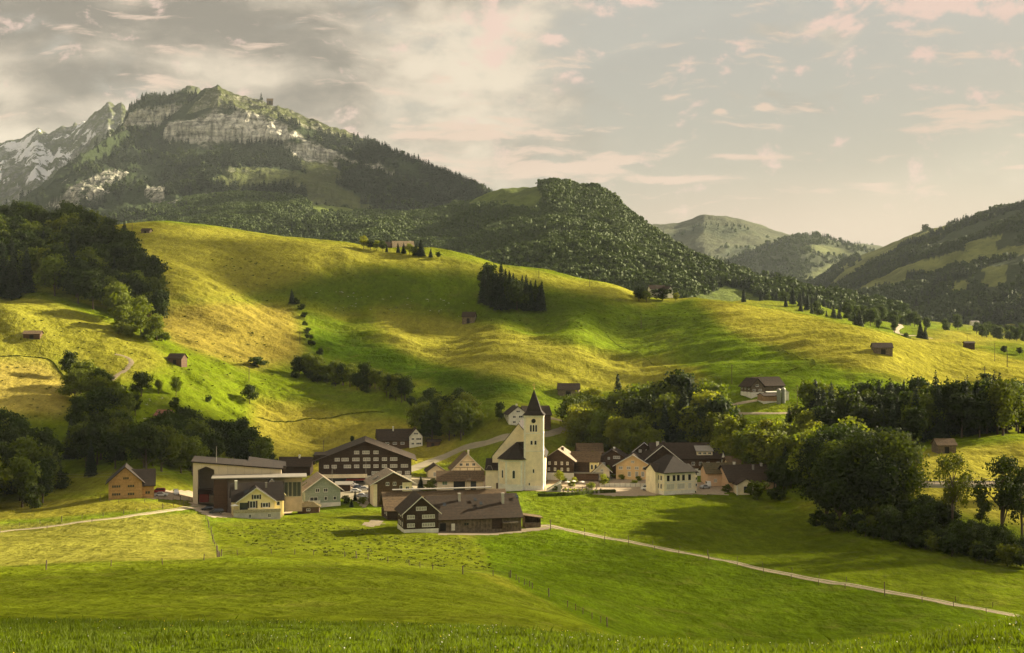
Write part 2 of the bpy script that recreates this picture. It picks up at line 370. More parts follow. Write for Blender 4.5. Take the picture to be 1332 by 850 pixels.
# upper cliff buttress
r = [(140,190,4700),(160,162,4700),(170,140,4700),(178,133,4700),(192,124,4700),(205,128,4700),(222,126,4700),(238,121,4700),(250,125,4700),(265,140,4700),(285,170,4700)]
top = [(140,196,4640),(168,148,4640),(176,142,4640),(200,141,4640),(225,136,4640),(245,132,4640),(285,175,4640)]
bot = [(140,205,4600),(168,168,4600),(176,168,4600),(200,170,4600),(225,166,4600),(245,163,4600),(285,185,4600)]
def cov_cliff(qx,qy,st,X,Y,Z,t):
    k = np.exp(-((t-1.5)/.55)**2)
    return np.stack([sstep(.3,.7,k), (1-sstep(.3,.7,k))*.9, 0*k], -1)
patch('mountain', [off(bot,130,-900), bot, top, r], mountain_material('cliff_rock_upper', (.60,.57,.47), (.11,.15,.03), rs=.022), 140, 285, 300, 200, 22, 120, 7, cov_cliff, .25, rocky=22)
# main left mountain
r = [(-260,400,3300),(-100,330,3500),(0,275,3700),(20,266,3750),(60,236,3850),(100,205,4000),(140,180,4150),(165,170,4300),(190,172,4400),(212,165,4400),(224,152,4430),(240,138,4460),(255,126,4480),(267,117,4500),(276,117,4500),(283,112,4500),(290,118,4500),(318,126,4500),(345,133,4500),(372,141,4500),(400,152,4500),(430,163,4450),(455,172,4450),(480,184,4450),(500,193,4400),(520,203,4400),(540,211,4400),(560,219,4350),(580,226,4350),(605,236,4300),(618,242,4300),(628,249,4300),(660,268,4300),(760,310,4200)]
top = [(-260,405,3260),(-100,336,3450),(0,281,3650),(60,242,3800),(100,211,3950),(165,176,4250),(212,172,4330),(214,160,4330),(230,154,4330),(250,151,4330),(300,156,4330),(318,163,4320),(345,172,4320),(380,181,4310),(420,190,4310),(455,198,4300),(480,204,4290),(508,216,4280),(560,232,4270),(628,256,4250),(760,320,4150)]
bot = [(-260,410,3230),(-100,342,3420),(0,287,3620),(60,250,3760),(100,222,3910),(165,190,4200),(212,188,4280),(230,186,4280),(260,184,4280),(300,183,4280),(318,186,4280),(345,190,4280),(380,200,4270),(420,208,4270),(455,215,4265),(480,220,4260),(508,228,4250),(560,240,4250),(628,262,4230),(760,326,4130)]
mead_L = [[(268,118),(290,112),(350,132),(445,165),(495,190),(440,178),(380,160),(330,148),(270,140),(240,150)],
 [(285,222),(330,216),(380,222),(430,235),(470,258),(520,262),(420,268),(380,245),(320,250),(280,245)],
 [(380,205),(440,210),(450,240),(400,232)], [(390,255),(470,268),(530,268),(470,285),(395,280)]]
def cov_left(qx,qy,st,X,Y,Z,t):
    k = np.exp(-((t+fbm(X/90,Y/90,77,4)*.35-2.66)/.58)**2)*sstep(205,220,qx)*(1-sstep(500,525,qx))
    patchy = sstep(-.75,-.35,fbm(X/110,Z/40,13,4)+(320-qx)/1200)
    cl = sstep(.3,.6,k)*np.where(qx<320,1,patchy)
    low = (inpoly(qx+fbm(X/40,Z/40,3,3)*20,qy+fbm(X/40,Z/40,4,3)*12,[(60,270),(100,235),(170,215),(130,262),(90,285)])|inpoly(qx+fbm(X/40,Z/40,5,3)*20,qy+fbm(X/40,Z/40,6,3)*12,[(190,245),(225,240),(222,265),(200,262)])|inpoly(qx+fbm(X/30,Z/30,7,3)*16,qy,[(262,255),(272,255),(268,290),(252,295)]))*.9
    mead = poly_mask(mead_L,qx,qy,X,Y)
    rock = np.maximum(cl,low*.75); rock = np.maximum(rock, mead*.35*sstep(.5,1.2,st))
    return np.stack([rock,(1-mead)*(1-cl),0*k], -1)
mid = [(-260,420,2600),(0,320,2900),(100,285,3100),(212,262,3300),(300,238,3500),(400,232,3600),(500,245,3600),(628,280,3600),(760,335,3500)]
foot = [(-260,520,1700),(100,440,1800),(760,430,2300)]
patch('mountain', [foot, mid, bot, top, r], mountain_material('cliff_rock', (.60,.57,.47), (.085,.10,.028), rs=.022), -260, 760, 1100, 420, 62, 330, 23, cov_left, .06, rocky=20)
# forested hill
r = [(120,290,3300),(200,268,3300),(300,256,3200),(380,258,3000),(460,274,2900),(540,278,2900),(590,270,2800),(630,253,2700),(655,245,2600),(690,245,2500),(705,243,2480),(720,242,2450),(750,247,2400),(775,250,2350),(800,262,2300),(830,288,2200),(860,311,2100),(890,328,2000),(920,343,1950),(960,358,1900),(1000,373,1850),(1050,391,1800),(1100,405,1800),(1180,420,1800)]
mid = [(120,330,2500),(300,300,2400),(400,305,2350),(540,310,2200),(630,292,2150),(720,290,2000),(800,315,1900),(860,345,1850),(960,375,1750),(1050,398,1680),(1180,421,1680)]
foot = [(120,400,1500),(600,420,1450),(850,420,1450),(940,398,1480),(1000,402,1500),(1100,415,1500),(1180,424,1500)]
mead_F = [[(590,262),(640,245),(700,236),(708,262),(700,278),(650,272),(590,270)],[(400,255),(560,268),(600,268),(560,280),(500,282),(400,280)],[(940,372),(985,388),(1040,405),(1130,418),(1180,430),(900,430),(905,388)]]
def cov_forest(qx,qy,st,X,Y,Z,t):
    mead = poly_mask(mead_F,qx,qy,X,Y,5); return np.stack([0*mead, 1-mead, 0*mead], -1)
patch('hill', [foot, mid, r], mountain_material('wooded_slope', grass=(.13,.17,.03), rs=.04), 120, 1180, 500, 200, 38, 260, 33, cov_forest, .1)
# far valley hills, their colours paled and greyed to imitate haze
r = [(700,330,7500),(800,300,7200),(850,293,7000),(880,291,7000),(900,285,7000),(916,279,7000),(930,280,7000),(945,281,7000),(970,287,7000),(1000,297,6900),(1030,306,6800),(1060,314,6800),(1120,318,6800),(1180,326,6800),(1260,330,6800)]
patch('hill', [off(r,130,-3000), off(r,45,-1200), r], mountain_material('distant_slope', grass=(.11,.12,.06), forest=(.075,.09,.045), rs=.012), 700, 1260, 300, 140, 60, 450, 43, lambda qx,qy,st,X,Y,Z,t: np.stack([0*qx, sstep(-.1,.1,fbm(X/260,Y/260,14,4)), 0*qx], -1), .12)
r = [(850,372,5400),(930,350,5300),(980,325,5200),(1005,316,5200),(1030,307,5200),(1050,304,5200),(1065,306,5200),(1085,314,5200),(1110,320,5200),(1150,330,5200),(1220,345,5200)]
patch('hill', [off(r,110,-1800), off(r,45,-700), r], mountain_material('valley_slope', grass=(.15,.17,.06), forest=(.075,.09,.04), rs=.016), 850, 1220, 260, 120, 45, 380, 53, lambda qx,qy,st,X,Y,Z,t: np.stack([0*qx, 1-poly_mask([[(1045,360),(1080,345),(1110,338),(1112,345),(1060,368)],[(1050,318),(1100,325),(1110,335),(1060,330)]],qx,qy,X,Y,5), 0*qx], -1), .12)
# right mountain, its meadow colour raised to imitate sunlight
r = [(980,400,4300),(1020,392,4200),(1060,368,4100),(1090,348,4000),(1120,333,3900),(1150,322,3800),(1180,308,3700),(1200,300,3600),(1220,296,3500),(1260,285,3350),(1290,278,3200),(1310,273,3150),(1332,268,3100),(1400,250,2950),(1520,225,2800),(1700,210,2800)]
mid = [(980,408,3500),(1060,385,3300),(1120,362,3100),(1180,342,2900),(1260,328,2700),(1332,315,2550),(1520,300,2400),(1700,290,2400)]
foot = [(980,418,2700),(1060,408,2500),(1120,408,2350),(1200,418,2200),(1332,428,2050),(1700,440,1900)]
mead_R = [[(1145,318),(1200,298),(1240,287),(1230,305),(1180,320),(1140,340),(1100,340)],[(1258,316),(1302,308),(1300,330),(1275,335),(1258,328)],[(1195,350),(1232,332),(1262,328),(1235,355),(1200,365)],[(1140,372),(1180,362),(1175,378),(1160,380)],[(1225,372),(1260,365),(1255,380),(1235,382)],[(1045,368),(1080,352),(1120,340),(1125,344),(1070,366)],[(1255,388),(1330,380),(1332,386),(1262,395)]]
def cov_right(qx,qy,st,X,Y,Z,t):
    mead = np.maximum(poly_mask(mead_R,qx,qy,X,Y,8), (fbm(X/210,Y/260,57,4) > .34)*(qy < 400)*1.0); return np.stack([0*mead, 1-mead, 0*mead], -1)
patch('mountain', [foot, mid, r], mountain_material('wooded_mountain', grass=(.24,.26,.07), forest=(.05,.065,.025), rs=.03), 980, 1700, 420, 240, 34, 300, 63, cov_right, .08)
# ------------------------------------------------------------------ trees
def leaf_material(name, col, var=.35, trans=.35):
    m, nt, b = new_mat(name)
    tc = nt.add('ShaderNodeTexCoord').outputs['Object']; oi = nt.add('ShaderNodeObjectInfo').outputs['Random']
    n = nt.noise(tc, .55, 3, .6); n2 = nt.noise(tc, 3.0, 2, .6)
    f = nt.math('MULTIPLY', nt.ramp(n, .3, .7, 1-var, 1+var), nt.ramp(n2, .3, .7, .75, 1.25))
    f = nt.math('MULTIPLY', f, nt.math('ADD', nt.math('MULTIPLY', oi, .5), .75))
    vm = nt.add('ShaderNodeVectorMath', operation='SCALE'); vm.inputs[0].default_value = col; nt.l.new(f, vm.inputs['Scale'])
    hue = nt.mix(nt.math('MULTIPLY', nt.ramp(nt.math('FRACT', nt.math('MULTIPLY', oi, 7.3)), .4, 1), .35), vm.outputs[0], (col[0]*1.5, col[1]*1.15, col[2]*.7))
    nt.l.new(hue, b.inputs['Base Color']); b.inputs['Roughness'].default_value = .7; b.inputs['Specular IOR Level'].default_value = .15
    t = nt.add('ShaderNodeBsdfTranslucent'); sc = nt.add('ShaderNodeVectorMath', operation='MULTIPLY'); nt.l.new(hue, sc.inputs[0]); sc.inputs[1].default_value = (1.55,1.6,.5); nt.l.new(sc.outputs[0], t.inputs[0])
    mx = nt.add('ShaderNodeMixShader'); mx.inputs[0].default_value = trans; nt.l.new(b.outputs[0], mx.inputs[1]); nt.l.new(t.outputs[0], mx.inputs[2])
    nt.l.new(mx.outputs[0], nt.n['Material Output'].inputs[0]); return m
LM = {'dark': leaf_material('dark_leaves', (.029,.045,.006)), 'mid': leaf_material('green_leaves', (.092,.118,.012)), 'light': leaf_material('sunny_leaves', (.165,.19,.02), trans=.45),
      'spruce': leaf_material('spruce_needles', (.020,.033,.011), .3, .12), 'far': leaf_material('far_leaves', (.048,.070,.013), .25, .10), 'farspruce': leaf_material('far_needles', (.026,.038,.014), .3, .1)}
BARK = simple('bark', (.09,.065,.045), .95, .4, 3)

def tube_rings(P, R, seg=7):
    """tapered tube through points P with radii R -> verts, quads"""
    P = np.array(P, float); V = []; Fc = []
    for i in range(len(P)):
        t = P[min(i+1, len(P)-1)]-P[max(i-1, 0)]; t /= np.linalg.norm(t)+1e-9
        a = np.cross(t, (0,1,0) if abs(t[1]) < .9 else (1,0,0)); a /= np.linalg.norm(a); b = np.cross(t, a)
        for k in range(seg):
            q = 2*PI*k/seg; V.append(P[i]+R[i]*(math.cos(q)*a+math.sin(q)*b))
    for i in range(len(P)-1):
        for k in range(seg): Fc.append((i*seg+k, i*seg+(k+1)%seg, (i+1)*seg+(k+1)%seg, (i+1)*seg+k))
    return V, Fc
def quads_at(C, N, S, rng, aspect=1.0):
    """leaf-sized quads: centres, facing, size"""
    n = len(C); N = N/np.linalg.norm(N, axis=1, keepdims=True)
    r = rng.normal(size=(n,3)); a = np.cross(N, r); a /= np.linalg.norm(a, axis=1, keepdims=True)+1e-9; b = np.cross(N, a)
    S = S[:,None]; off = N*S*.18
    V = np.stack([C-a*S-b*S*aspect*.6+off*0, C+a*S*.7-b*S*aspect, C+a*S+b*S*aspect*.7-off, C-a*S*.8+b*S*aspect], 1)
    return V.reshape(-1,3), np.arange(4*n).reshape(n,4)
def crown_points(blobs, n, rng, shell=.45, rough=.45):
    """points in the outer shell of several lumpy clumps, facing outward"""
    B = np.array(blobs, float); vol = B[:,3]**2; idx = rng.choice(len(B), n, p=vol/vol.sum())
    d = rng.normal(size=(n,3)); d /= np.linalg.norm(d, axis=1, keepdims=True)
    ph = rng.random(n); rr = (shell+(1-shell)*ph**.6)
    lump = 1+.22*np.sin(d[:,0]*5+idx)+.18*np.sin(d[:,1]*7+idx*2.1)+.15*np.sin(d[:,2]*6+idx*.7)
    C = B[idx,:3]+d*(B[idx,3]*rr*lump)[:,None]*np.stack([np.ones(n),np.ones(n),np.full(n,.85)],1)
    return C, d+rng.normal(size=(n,3))*rough
def broadleaf(seed, n, h=1.0, width=.62, base=.16, leaf=.016, nb=16, open_=0, rough=.45):
    """unit-height tree: crown mesh data and trunk mesh data"""
    rng = np.random.default_rng(seed); bl = []
    for k in range(nb):
        z = base+.12+(1-base-.22)*rng.random()**.85; t = (z-base)/(1-base)
        prof = math.sin(PI*min(1, max(.12, t*.86+.1)))**.7; a = rng.random()*2*PI; r = rng.random()**.5*width*.5*prof*.85
        bl.append((r*math.cos(a), r*math.sin(a), z, (.09+.09*rng.random())*(.75 if open_ else 1.15)*(width/.62)**.5))
    bl.append((0,0,.86,.13)); bl.append((0,0,.55,.2*(0.5 if open_ else 1)))
    C, N = crown_points(bl, n, rng, rough=rough); C[:,2] = np.clip(C[:,2], .02, 1.02)
    V, Fc = quads_at(C, N, leaf*(.6+.8*rng.random(n)), rng)
    tv, tf = tube_rings([(0,0,-.04),(.004,0,.12),(.01,.006,.35),(0,.0,.62),(0,0,.85)], [.028,.02,.015,.009,.003])
    for b in bl[:8]:
        z0 = max(.12, b[2]-.22); v, f = tube_rings([(0.005,0,z0),(b[0]*.5,b[1]*.5,z0+(b[2]-z0)*.6),(b[0],b[1],b[2])],[.009,.006,.002],5)
        k = len(tv); tv += v; tf += [tuple(q+k for q in g) for g in f]
    return (V, Fc), (np.array(tv), np.array(tf))
def conifer(seed, n, width=.30, leaf=.014, base=.06):
    rng = np.random.default_rng(seed); tiers = 22
    C = []; N = []
    z = base+(1-base)*(1-np.sqrt(rng.random(n))*.995)   # denser low down
    ti = (z-base)/(1-base); tier = np.floor(ti*tiers)/tiers; fr = ti*tiers-np.floor(ti*tiers)
    ang = rng.random(n)*2*PI; arms = np.round(ang/(2*PI)*9+tier*31)/9*2*PI-tier*31/9*2*PI
    ang = arms+rng.normal(size=n)*.22
    R = width*.5*(1-ti)**.85*(1.12-.35*fr)*(.85+.3*_hash(np.round(ang*3).astype(int), np.round(tier*50).astype(int), seed))+.006
    rr = R*rng.random(n)**.45
    zz = z-rr*.28+rng.normal(size=n)*.004
    C = np.stack([rr*np.cos(ang), rr*np.sin(ang), np.maximum(zz,.01)], 1); N = np.stack([np.cos(ang)*.5, np.sin(ang)*.5, np.full(n,.9)],1)+rng.normal(size=(n,3))*.35
    V, Fc = quads_at(C, N, leaf*(.5+.8*rng.random(n))*(1.15-.5*ti), rng)
    tv, tf = tube_rings([(0,0,-.04),(0,0,.3),(0,0,.97)],[.016,.012,.002])
    return (V, Fc), (np.array(tv), np.array(tf))
PROTO = {}
def proto(kind, key, builder, leafmats):
    L = []
    for v, (cr, tr) in enumerate(builder):
        tm = mesh_np(kind+'_trunk', tr[0], tr[1], [BARK])
        for mk in leafmats: L.append((mesh_np(kind+'_crown', cr[0], cr[1], [LM[mk]], False), tm, mk))
    PROTO[key] = L
proto('leafy', 'big', [broadleaf(s, 9000, leaf=.0125, nb=22, width=.70) for s in (1,2,3)], ['dark','mid'])
proto('leafy', 'leafy', [broadleaf(10+s, 3200, leaf=.020, nb=17, width=w) for s, w in enumerate((.66,.78,.60,.85))], ['dark','mid','light'])
proto('leafy', 'open', [broadleaf(30+s, 3400, leaf=.0095, nb=17, width=.55, base=.25, open_=1) for s in range(3)], ['dark','mid'])
proto('bush', 'bush', [broadleaf(50+s, 1500, leaf=.036, nb=14, width=1.25, base=.0) for s in range(3)], ['dark','mid','light'])
proto('spruce', 'spruce', [conifer(70+s, 3200, width=w, leaf=.017) for s, w in enumerate((.36,.42,.32,.40))], ['spruce'])
TREES = []
def tree(name, key, loc, h, label, cat='tree', group=None, mk=None, wide=1.0, mer=None):
    L = [p for p in PROTO[key] if mk is None or p[2] == mk]
    cm, tm, _ = L[random.randrange(len(L))]
    e = bpy.data.objects.new(name, None); link(e); e.location = (loc[0], loc[1], loc[2]-.2); s = h*random.uniform(.94,1.06)
    e.empty_display_size = .1
    e.scale = (s*wide*random.uniform(.92,1.1), s*wide*random.uniform(.92,1.1), s); e.rotation_euler = (random.uniform(-.03,.03), random.uniform(-.03,.03), random.random()*2*PI)
    e['label'] = label; e['category'] = cat
    if group: e['group'] = group
    obj_me('crown', cm, e); obj_me('trunk', tm, e); TREES.append(e); return e
def pts_in(poly, n, seed, mind=3.0, tries=60):
    """n ground points inside a pixel polygon, spread evenly over the ground"""
    rng = random.Random(seed); xs = [p[0] for p in poly]; ys = [p[1] for p in poly]; out = []
    for _ in range(n*tries):
        if len(out) >= n: break
        px = rng.uniform(min(xs), max(xs)); py = rng.uniform(min(ys), max(ys))
        if not inpoly(np.array([px]), np.array([py]), poly)[0]: continue
        h = hit(px, py)
        if h is None or any((h[0]-o[0])**2+(h[1]-o[1])**2 < mind**2 for o in out): continue
        out.append(h)
    return out
def wood(poly, n, seed, kinds, hts, label, group, mind=4.0):
    """kinds: list of (weight, name, proto key, leaf, noun)"""
    rng = random.Random(seed+1); ws = [k[0] for k in kinds]
    for p in pts_in(poly, n, seed, mind):
        w, name, key, mk, noun = rng.choices(kinds, ws)[0]; h = rng.uniform(*hts)*(1.1 if key == 'spruce' else 1)*(.45 if key == 'bush' else 1)
        tree(name, key, p, h, label % noun, 'tree' if key != 'bush' else 'bush', (group+' '+('bushes' if key == 'bush' else 'trees') if 1 else group)+(' (%s)' % noun), mk)
LD=(3,'leafy_tree','leafy','dark','dark leafy tree'); LMm=(3,'leafy_tree','leafy','mid','green leafy tree'); LL=(3,'leafy_tree','leafy','light','bright leafy tree')
SP=(2,'spruce_tree','spruce','spruce','spruce'); BG=(3,'big_leafy_tree','big','dark','tall dark leafy tree'); BM=(2,'big_leafy_tree','big','mid','tall green leafy tree')
BD=(2,'bush','bush','dark','dark bush'); BMd=(2,'bush','bush','mid','green bush'); OP=(2,'slender_tree','open','mid','slender open tree'); OD=(2,'slender_tree','open','dark','slender dark tree')
def wt(k, w): return (w,)+k[1:]
# upper left hillside wood
wood([(-60,300),(60,292),(128,310),(165,335),(198,365),(206,392),(150,400),(60,385),(-60,385)], 112, 1, [wt(LD,4),wt(LMm,2),wt(SP,1)], (17,25), '%s in the hillside wood at the upper left', 'hillside wood', 6)
wood([(95,395),(150,392),(205,395),(212,425),(160,425),(100,408)], 22, 2, [wt(LD,3),wt(LMm,2)], (15,22), '%s on the lower edge of the upper left wood', 'lower edge of the upper left wood', 5)
wood([(-40,372),(40,372),(48,392),(-40,392)], 9, 3, [SP], (24,30), 'tall %s at the left edge of the upper left wood', 'spruces at the left edge', 5)
wood([(150,425),(170,428),(215,445),(200,448),(152,435)], 12, 4, [wt(LMm,1),wt(BMd,2)], (11,15), '%s below the upper left wood', 'tongue of scrub below the wood', 3)
# lower left woods behind the timber house and hall
wood([(-60,600),(20,575),(60,610),(85,640),(60,662),(-60,668)], 40, 5, [LD,BD,LMm], (14,22), '%s in the dark wood left of the timber house', 'wood left of the timber house', 4)
wood([(92,560),(130,540),(158,560),(165,610),(120,625),(92,600)], 17, 6, [LD,wt(SP,1),LMm], (12,20), '%s in the gully above the timber house', 'gully above the timber house', 4)
wood([(180,600),(215,585),(250,575),(330,590),(360,605),(350,618),(250,625),(190,620)], 38, 7, [wt(LD,3),wt(LMm,2),wt(BD,1)], (11,18), '%s in the wood behind the long hall', 'wood behind the long hall', 4)
wood([(86,505),(140,500),(150,530),(190,530),(180,545),(120,540),(90,525)], 12, 8, [LD,LMm,OP], (10,15), '%s beside the bend of the hillside track', 'trees beside the hillside track', 4)
# hedgerow running down to the village
wood([(380,486),(420,490),(470,500),(530,518),(590,545),(585,552),(520,524),(460,507),(380,492)], 52, 9, [LD,LMm,wt(BD,4),wt(OD,1)], (9,14), '%s in the hedgerow down the middle slope', 'hedgerow on the middle slope', 2.5)
wood([(545,555),(600,548),(612,560),(600,575),(545,578)], 18, 10, [wt(LD,4),wt(LMm,3),BD], (13,18), '%s in the clump above the village road', 'clump above the village road', 3.5)
# spruces on the main slope
wood([(628,385),(660,390),(700,398),(705,406),(650,404),(630,396)], 32, 11, [wt(SP,4),wt(LD,1)], (14,23), 'dark %s in the clump on the shaded slope', 'spruce clump on the shaded slope', 2.5)
# behind the village
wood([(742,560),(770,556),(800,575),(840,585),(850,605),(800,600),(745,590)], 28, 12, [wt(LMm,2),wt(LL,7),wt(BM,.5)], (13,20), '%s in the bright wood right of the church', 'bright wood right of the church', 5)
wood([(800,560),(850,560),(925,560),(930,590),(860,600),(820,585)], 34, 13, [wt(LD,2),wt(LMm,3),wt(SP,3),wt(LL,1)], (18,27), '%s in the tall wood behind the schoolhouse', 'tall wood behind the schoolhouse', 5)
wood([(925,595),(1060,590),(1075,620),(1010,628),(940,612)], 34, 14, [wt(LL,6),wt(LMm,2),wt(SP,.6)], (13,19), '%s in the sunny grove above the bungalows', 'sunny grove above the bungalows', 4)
# dark wood across the right
wood([(1050,560),(1140,548),(1332,552),(1345,566),(1250,572),(1200,574),(1180,590),(1060,590)], 95, 15, [wt(LD,4),wt(LMm,2),wt(SP,5)], (15,23), '%s in the dark wood beyond the small hut', 'dark wood beyond the small hut', 4)
# near right trees along the stream
wood([(1068,674),(1095,655),(1150,660),(1165,690),(1120,690),(1075,684)], 16, 16, [wt(BG,3),wt(BM,1)], (23,29), '%s in the big near clump at the stream', 'big near clump at the stream', 5)
wood([(1190,705),(1260,705),(1345,712),(1345,738),(1250,722),(1190,712)], 40, 27, [wt(LD,1),wt(BD,3),wt(BMd,1)], (6,9), '%s in the low scrub at the lower right', 'lower right scrub', 2.4)
wood([(1120,692),(1180,680),(1230,692),(1230,715),(1160,702)], 40, 17, [wt(LD,2),wt(LMm,.5),wt(BD,3),wt(BMd,1)], (8,12), '%s in the near right streamside thicket', 'near right thicket', 2.4)
wood([(1056,678),(1066,685),(1110,690),(1160,700),(1250,720),(1340,742),(1340,746),(1240,727),(1150,706),(1100,695),(1058,690)], 30, 19, [wt(BD,3),wt(BMd,1)], (8,14), '%s at the meadow edge of the near right thicket', 'meadow edge bushes', 2.5)
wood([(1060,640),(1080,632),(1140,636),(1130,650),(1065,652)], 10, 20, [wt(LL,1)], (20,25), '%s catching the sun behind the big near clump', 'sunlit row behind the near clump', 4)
wood([(1010,622),(1040,620),(1050,640),(985,640)], 9, 18, [LD,wt(BMd,2)], (8,12), '%s beside the bungalow and the field', 'shrubs beside the bungalow', 3)
for px, py, hh, mk, wd, lab in ((1238,704,118/1830*400,'mid',.8,'slender half-bare tree standing before the road bridge'),(1305,716,132/1830*390,'dark',.95,'tall airy tree with twin stems at the right edge'),(1276,700,60/1830*400,'dark',.8,'small airy tree between two taller slender trees'),(1330,716,120/1830*390,'dark',.8,'airy tree cut by the right picture edge')):
    tree('slender_tree','open',hit(px,py),hh,lab,mk=mk,wide=wd)
# lone trees and bushes
LONE = [('leafy_tree','leafy',90,492,34,'dark','lone leafy tree beside the straw-coloured field',.9),('leafy_tree','leafy',184,516,32,'dark','round dark tree left of the small hillside pair',1.15),
 ('leafy_tree','leafy',176,541,30,'dark','dark egg-shaped tree left of the rust-roofed shed',.8),('leafy_tree','leafy',229,515,28,'mid','narrow tree above the rust-roofed shed',.8),('bush','bush',230,533,16,'dark','dark bush behind the rust-roofed shed',.8),
 ('leafy_tree','leafy',206,512,20,'mid','small pale tree beside the round dark tree',.9),('leafy_tree','leafy',325,525,24,'dark','small dark tree alone on the slope right of the rust-roofed shed',1.0),('bush','bush',271,524,11,'dark','tiny round bush on the slope near a cable post',.6),
 ('spruce_tree','spruce',380,396,20,'spruce','tiny lone spruce on the middle slope',1.2),('leafy_tree','leafy',649,548,26,'dark','dark round-topped tree beside the white farmhouse above the church',.75),
 ('bush','bush',335,478,14,'dark','flat dark bush on the brown slope',1.6),('leafy_tree','leafy',105,512,22,'mid','leafy tree at the foot of the straw-coloured field',1.0),
 ('spruce_tree','spruce',1027,560,34,'spruce','pointed spruce below the farm silos',1.25),('spruce_tree','spruce',957,548,24,'spruce','narrow spruce below the farm track',.9),('spruce_tree','spruce',996,560,18,'spruce','small spruce between two taller spruces below the farm',1.2),
 ('spruce_tree','spruce',437,500,27,'spruce','pointed spruce standing in the hedgerow',1.1),('leafy_tree','leafy',400,490,28,'mid','pale leafy tree at the top of the hedgerow',1.0),('leafy_tree','leafy',515,519,34,'mid','tallest airy tree in the hedgerow',.9),
 ('leafy_tree','leafy',600,556,34,'dark','round dark tree at the right end of the road clump',1.0),('leafy_tree','leafy',585,560,36,'dark','broad dark tree in the middle of the road clump',1.1),
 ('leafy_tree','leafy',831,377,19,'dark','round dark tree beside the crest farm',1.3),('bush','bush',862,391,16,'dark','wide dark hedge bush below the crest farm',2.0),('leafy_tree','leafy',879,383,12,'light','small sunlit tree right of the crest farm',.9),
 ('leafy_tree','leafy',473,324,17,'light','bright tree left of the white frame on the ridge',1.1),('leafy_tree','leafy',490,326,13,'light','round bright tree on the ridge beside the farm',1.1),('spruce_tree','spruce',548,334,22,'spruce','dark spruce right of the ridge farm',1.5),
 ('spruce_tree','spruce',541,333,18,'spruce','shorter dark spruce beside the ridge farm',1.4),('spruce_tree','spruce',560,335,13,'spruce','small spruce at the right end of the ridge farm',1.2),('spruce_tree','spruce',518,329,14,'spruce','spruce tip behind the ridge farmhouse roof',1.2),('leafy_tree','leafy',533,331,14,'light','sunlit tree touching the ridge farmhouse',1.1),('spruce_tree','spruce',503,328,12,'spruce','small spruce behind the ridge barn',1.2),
 ('spruce_tree','spruce',525,330,15,'spruce','second spruce tip behind the ridge farmhouse roof',1.3),
 ('leafy_tree','leafy',482,325,14,'dark','darker round tree between the two bright ridge trees',1.2),('leafy_tree','leafy',498,327,13,'dark','dark tree at the left end of the ridge barn',1.2),('leafy_tree','leafy',570,337,9,'dark','small dark tree right of the white-roofed ridge shed',1.2),('leafy_tree','leafy',539,333,12,'mid','green tree between the ridge farmhouse and the spruces',1.3),('leafy_tree','leafy',841,379,15,'mid','smaller round tree touching the crest farmhouse',1.2),
 ('bush','bush',765,604,12,'light','pale rounded shrub right of the dark chalet',1.0),('leafy_tree','leafy',769,610,24,'light','slim sunlit tree between the chalets',.55),('leafy_tree','leafy',790,622,18,'light','yellow-green garden tree before the brown chalet',.8),
 ('bush','bush',787,632,12,'dark','dark reddish shrub at the end of the churchyard',1.1),('spruce_tree','spruce',547,638,20,'spruce','dark garden conifer beside the brown house',1.6),('bush','bush',557,640,14,'light','grey-green garden bush beside the garden conifer',1.3),
 ('spruce_tree','spruce',462,652,15,'spruce','small garden conifer beside the grey-green house',1.2),('bush','bush',449,655,12,'mid','rusty garden shrub beside the grey-green house',.9),('spruce_tree','spruce',457,660,12,'spruce','little conifer on the lawn of the grey-green house',1.3),('bush','bush',472,656,10,'light','low bright shrub near the brown house',1.1),
 ('leafy_tree','leafy',458,577,11,'dark','tiny tree above the dark hotel roof',.8),('bush','bush',408,605,14,'dark','dark shrub beside the dark hotel',.9),
 ('bush','bush',985,650,24,'mid','big garden bush covering the bungalow corner',1.1),('bush','bush',945,640,10,'mid','small shrub before the salmon house',1.2),('bush','bush',1008,651,18,'dark','dark bush right of the big garden bush',1.2),
 ('bush','bush',1281,497,12,'dark','shrub-covered mound carrying a cross',1.3)]
for name, key, px, py, ph, mk, lab, wd in LONE:
    h = hit(px, py)
    if h is None or h[1] > 1150: h = at(px, 962 if px > 800 else 1045)
    tree(name, key, h, ph/1830*h[1], lab, 'tree' if key != 'bush' else 'bush', mk=mk, wide=wd)
wood([(708,628),(770,618),(860,626),(858,638),(720,640)], 13, 28, [wt(BMd,2),(2,'bush','bush','light','bright green bush'),(1,'leafy_tree','leafy','light','young bright tree')], (4,7), '%s in the gardens between church and schoolhouse', 'garden plants between church and schoolhouse', 3)
wood([(560,628),(585,622),(590,640),(556,644)], 5, 29, [wt(BMd,2)], (5,7), '%s in the garden left of the low cream house', 'garden plants left of the low cream house', 2)
# gully scrub on the middle slope
for i, (px, py) in enumerate([(386,396),(392,404),(396,414),(397,424),(400,434),(402,442),(405,450),(416,462)]):
    tree('bush','bush',hit(px,py),3.2+random.random()*1.5,'small dark bush in the gully down the middle slope','bush','gully bushes on the middle slope','dark')
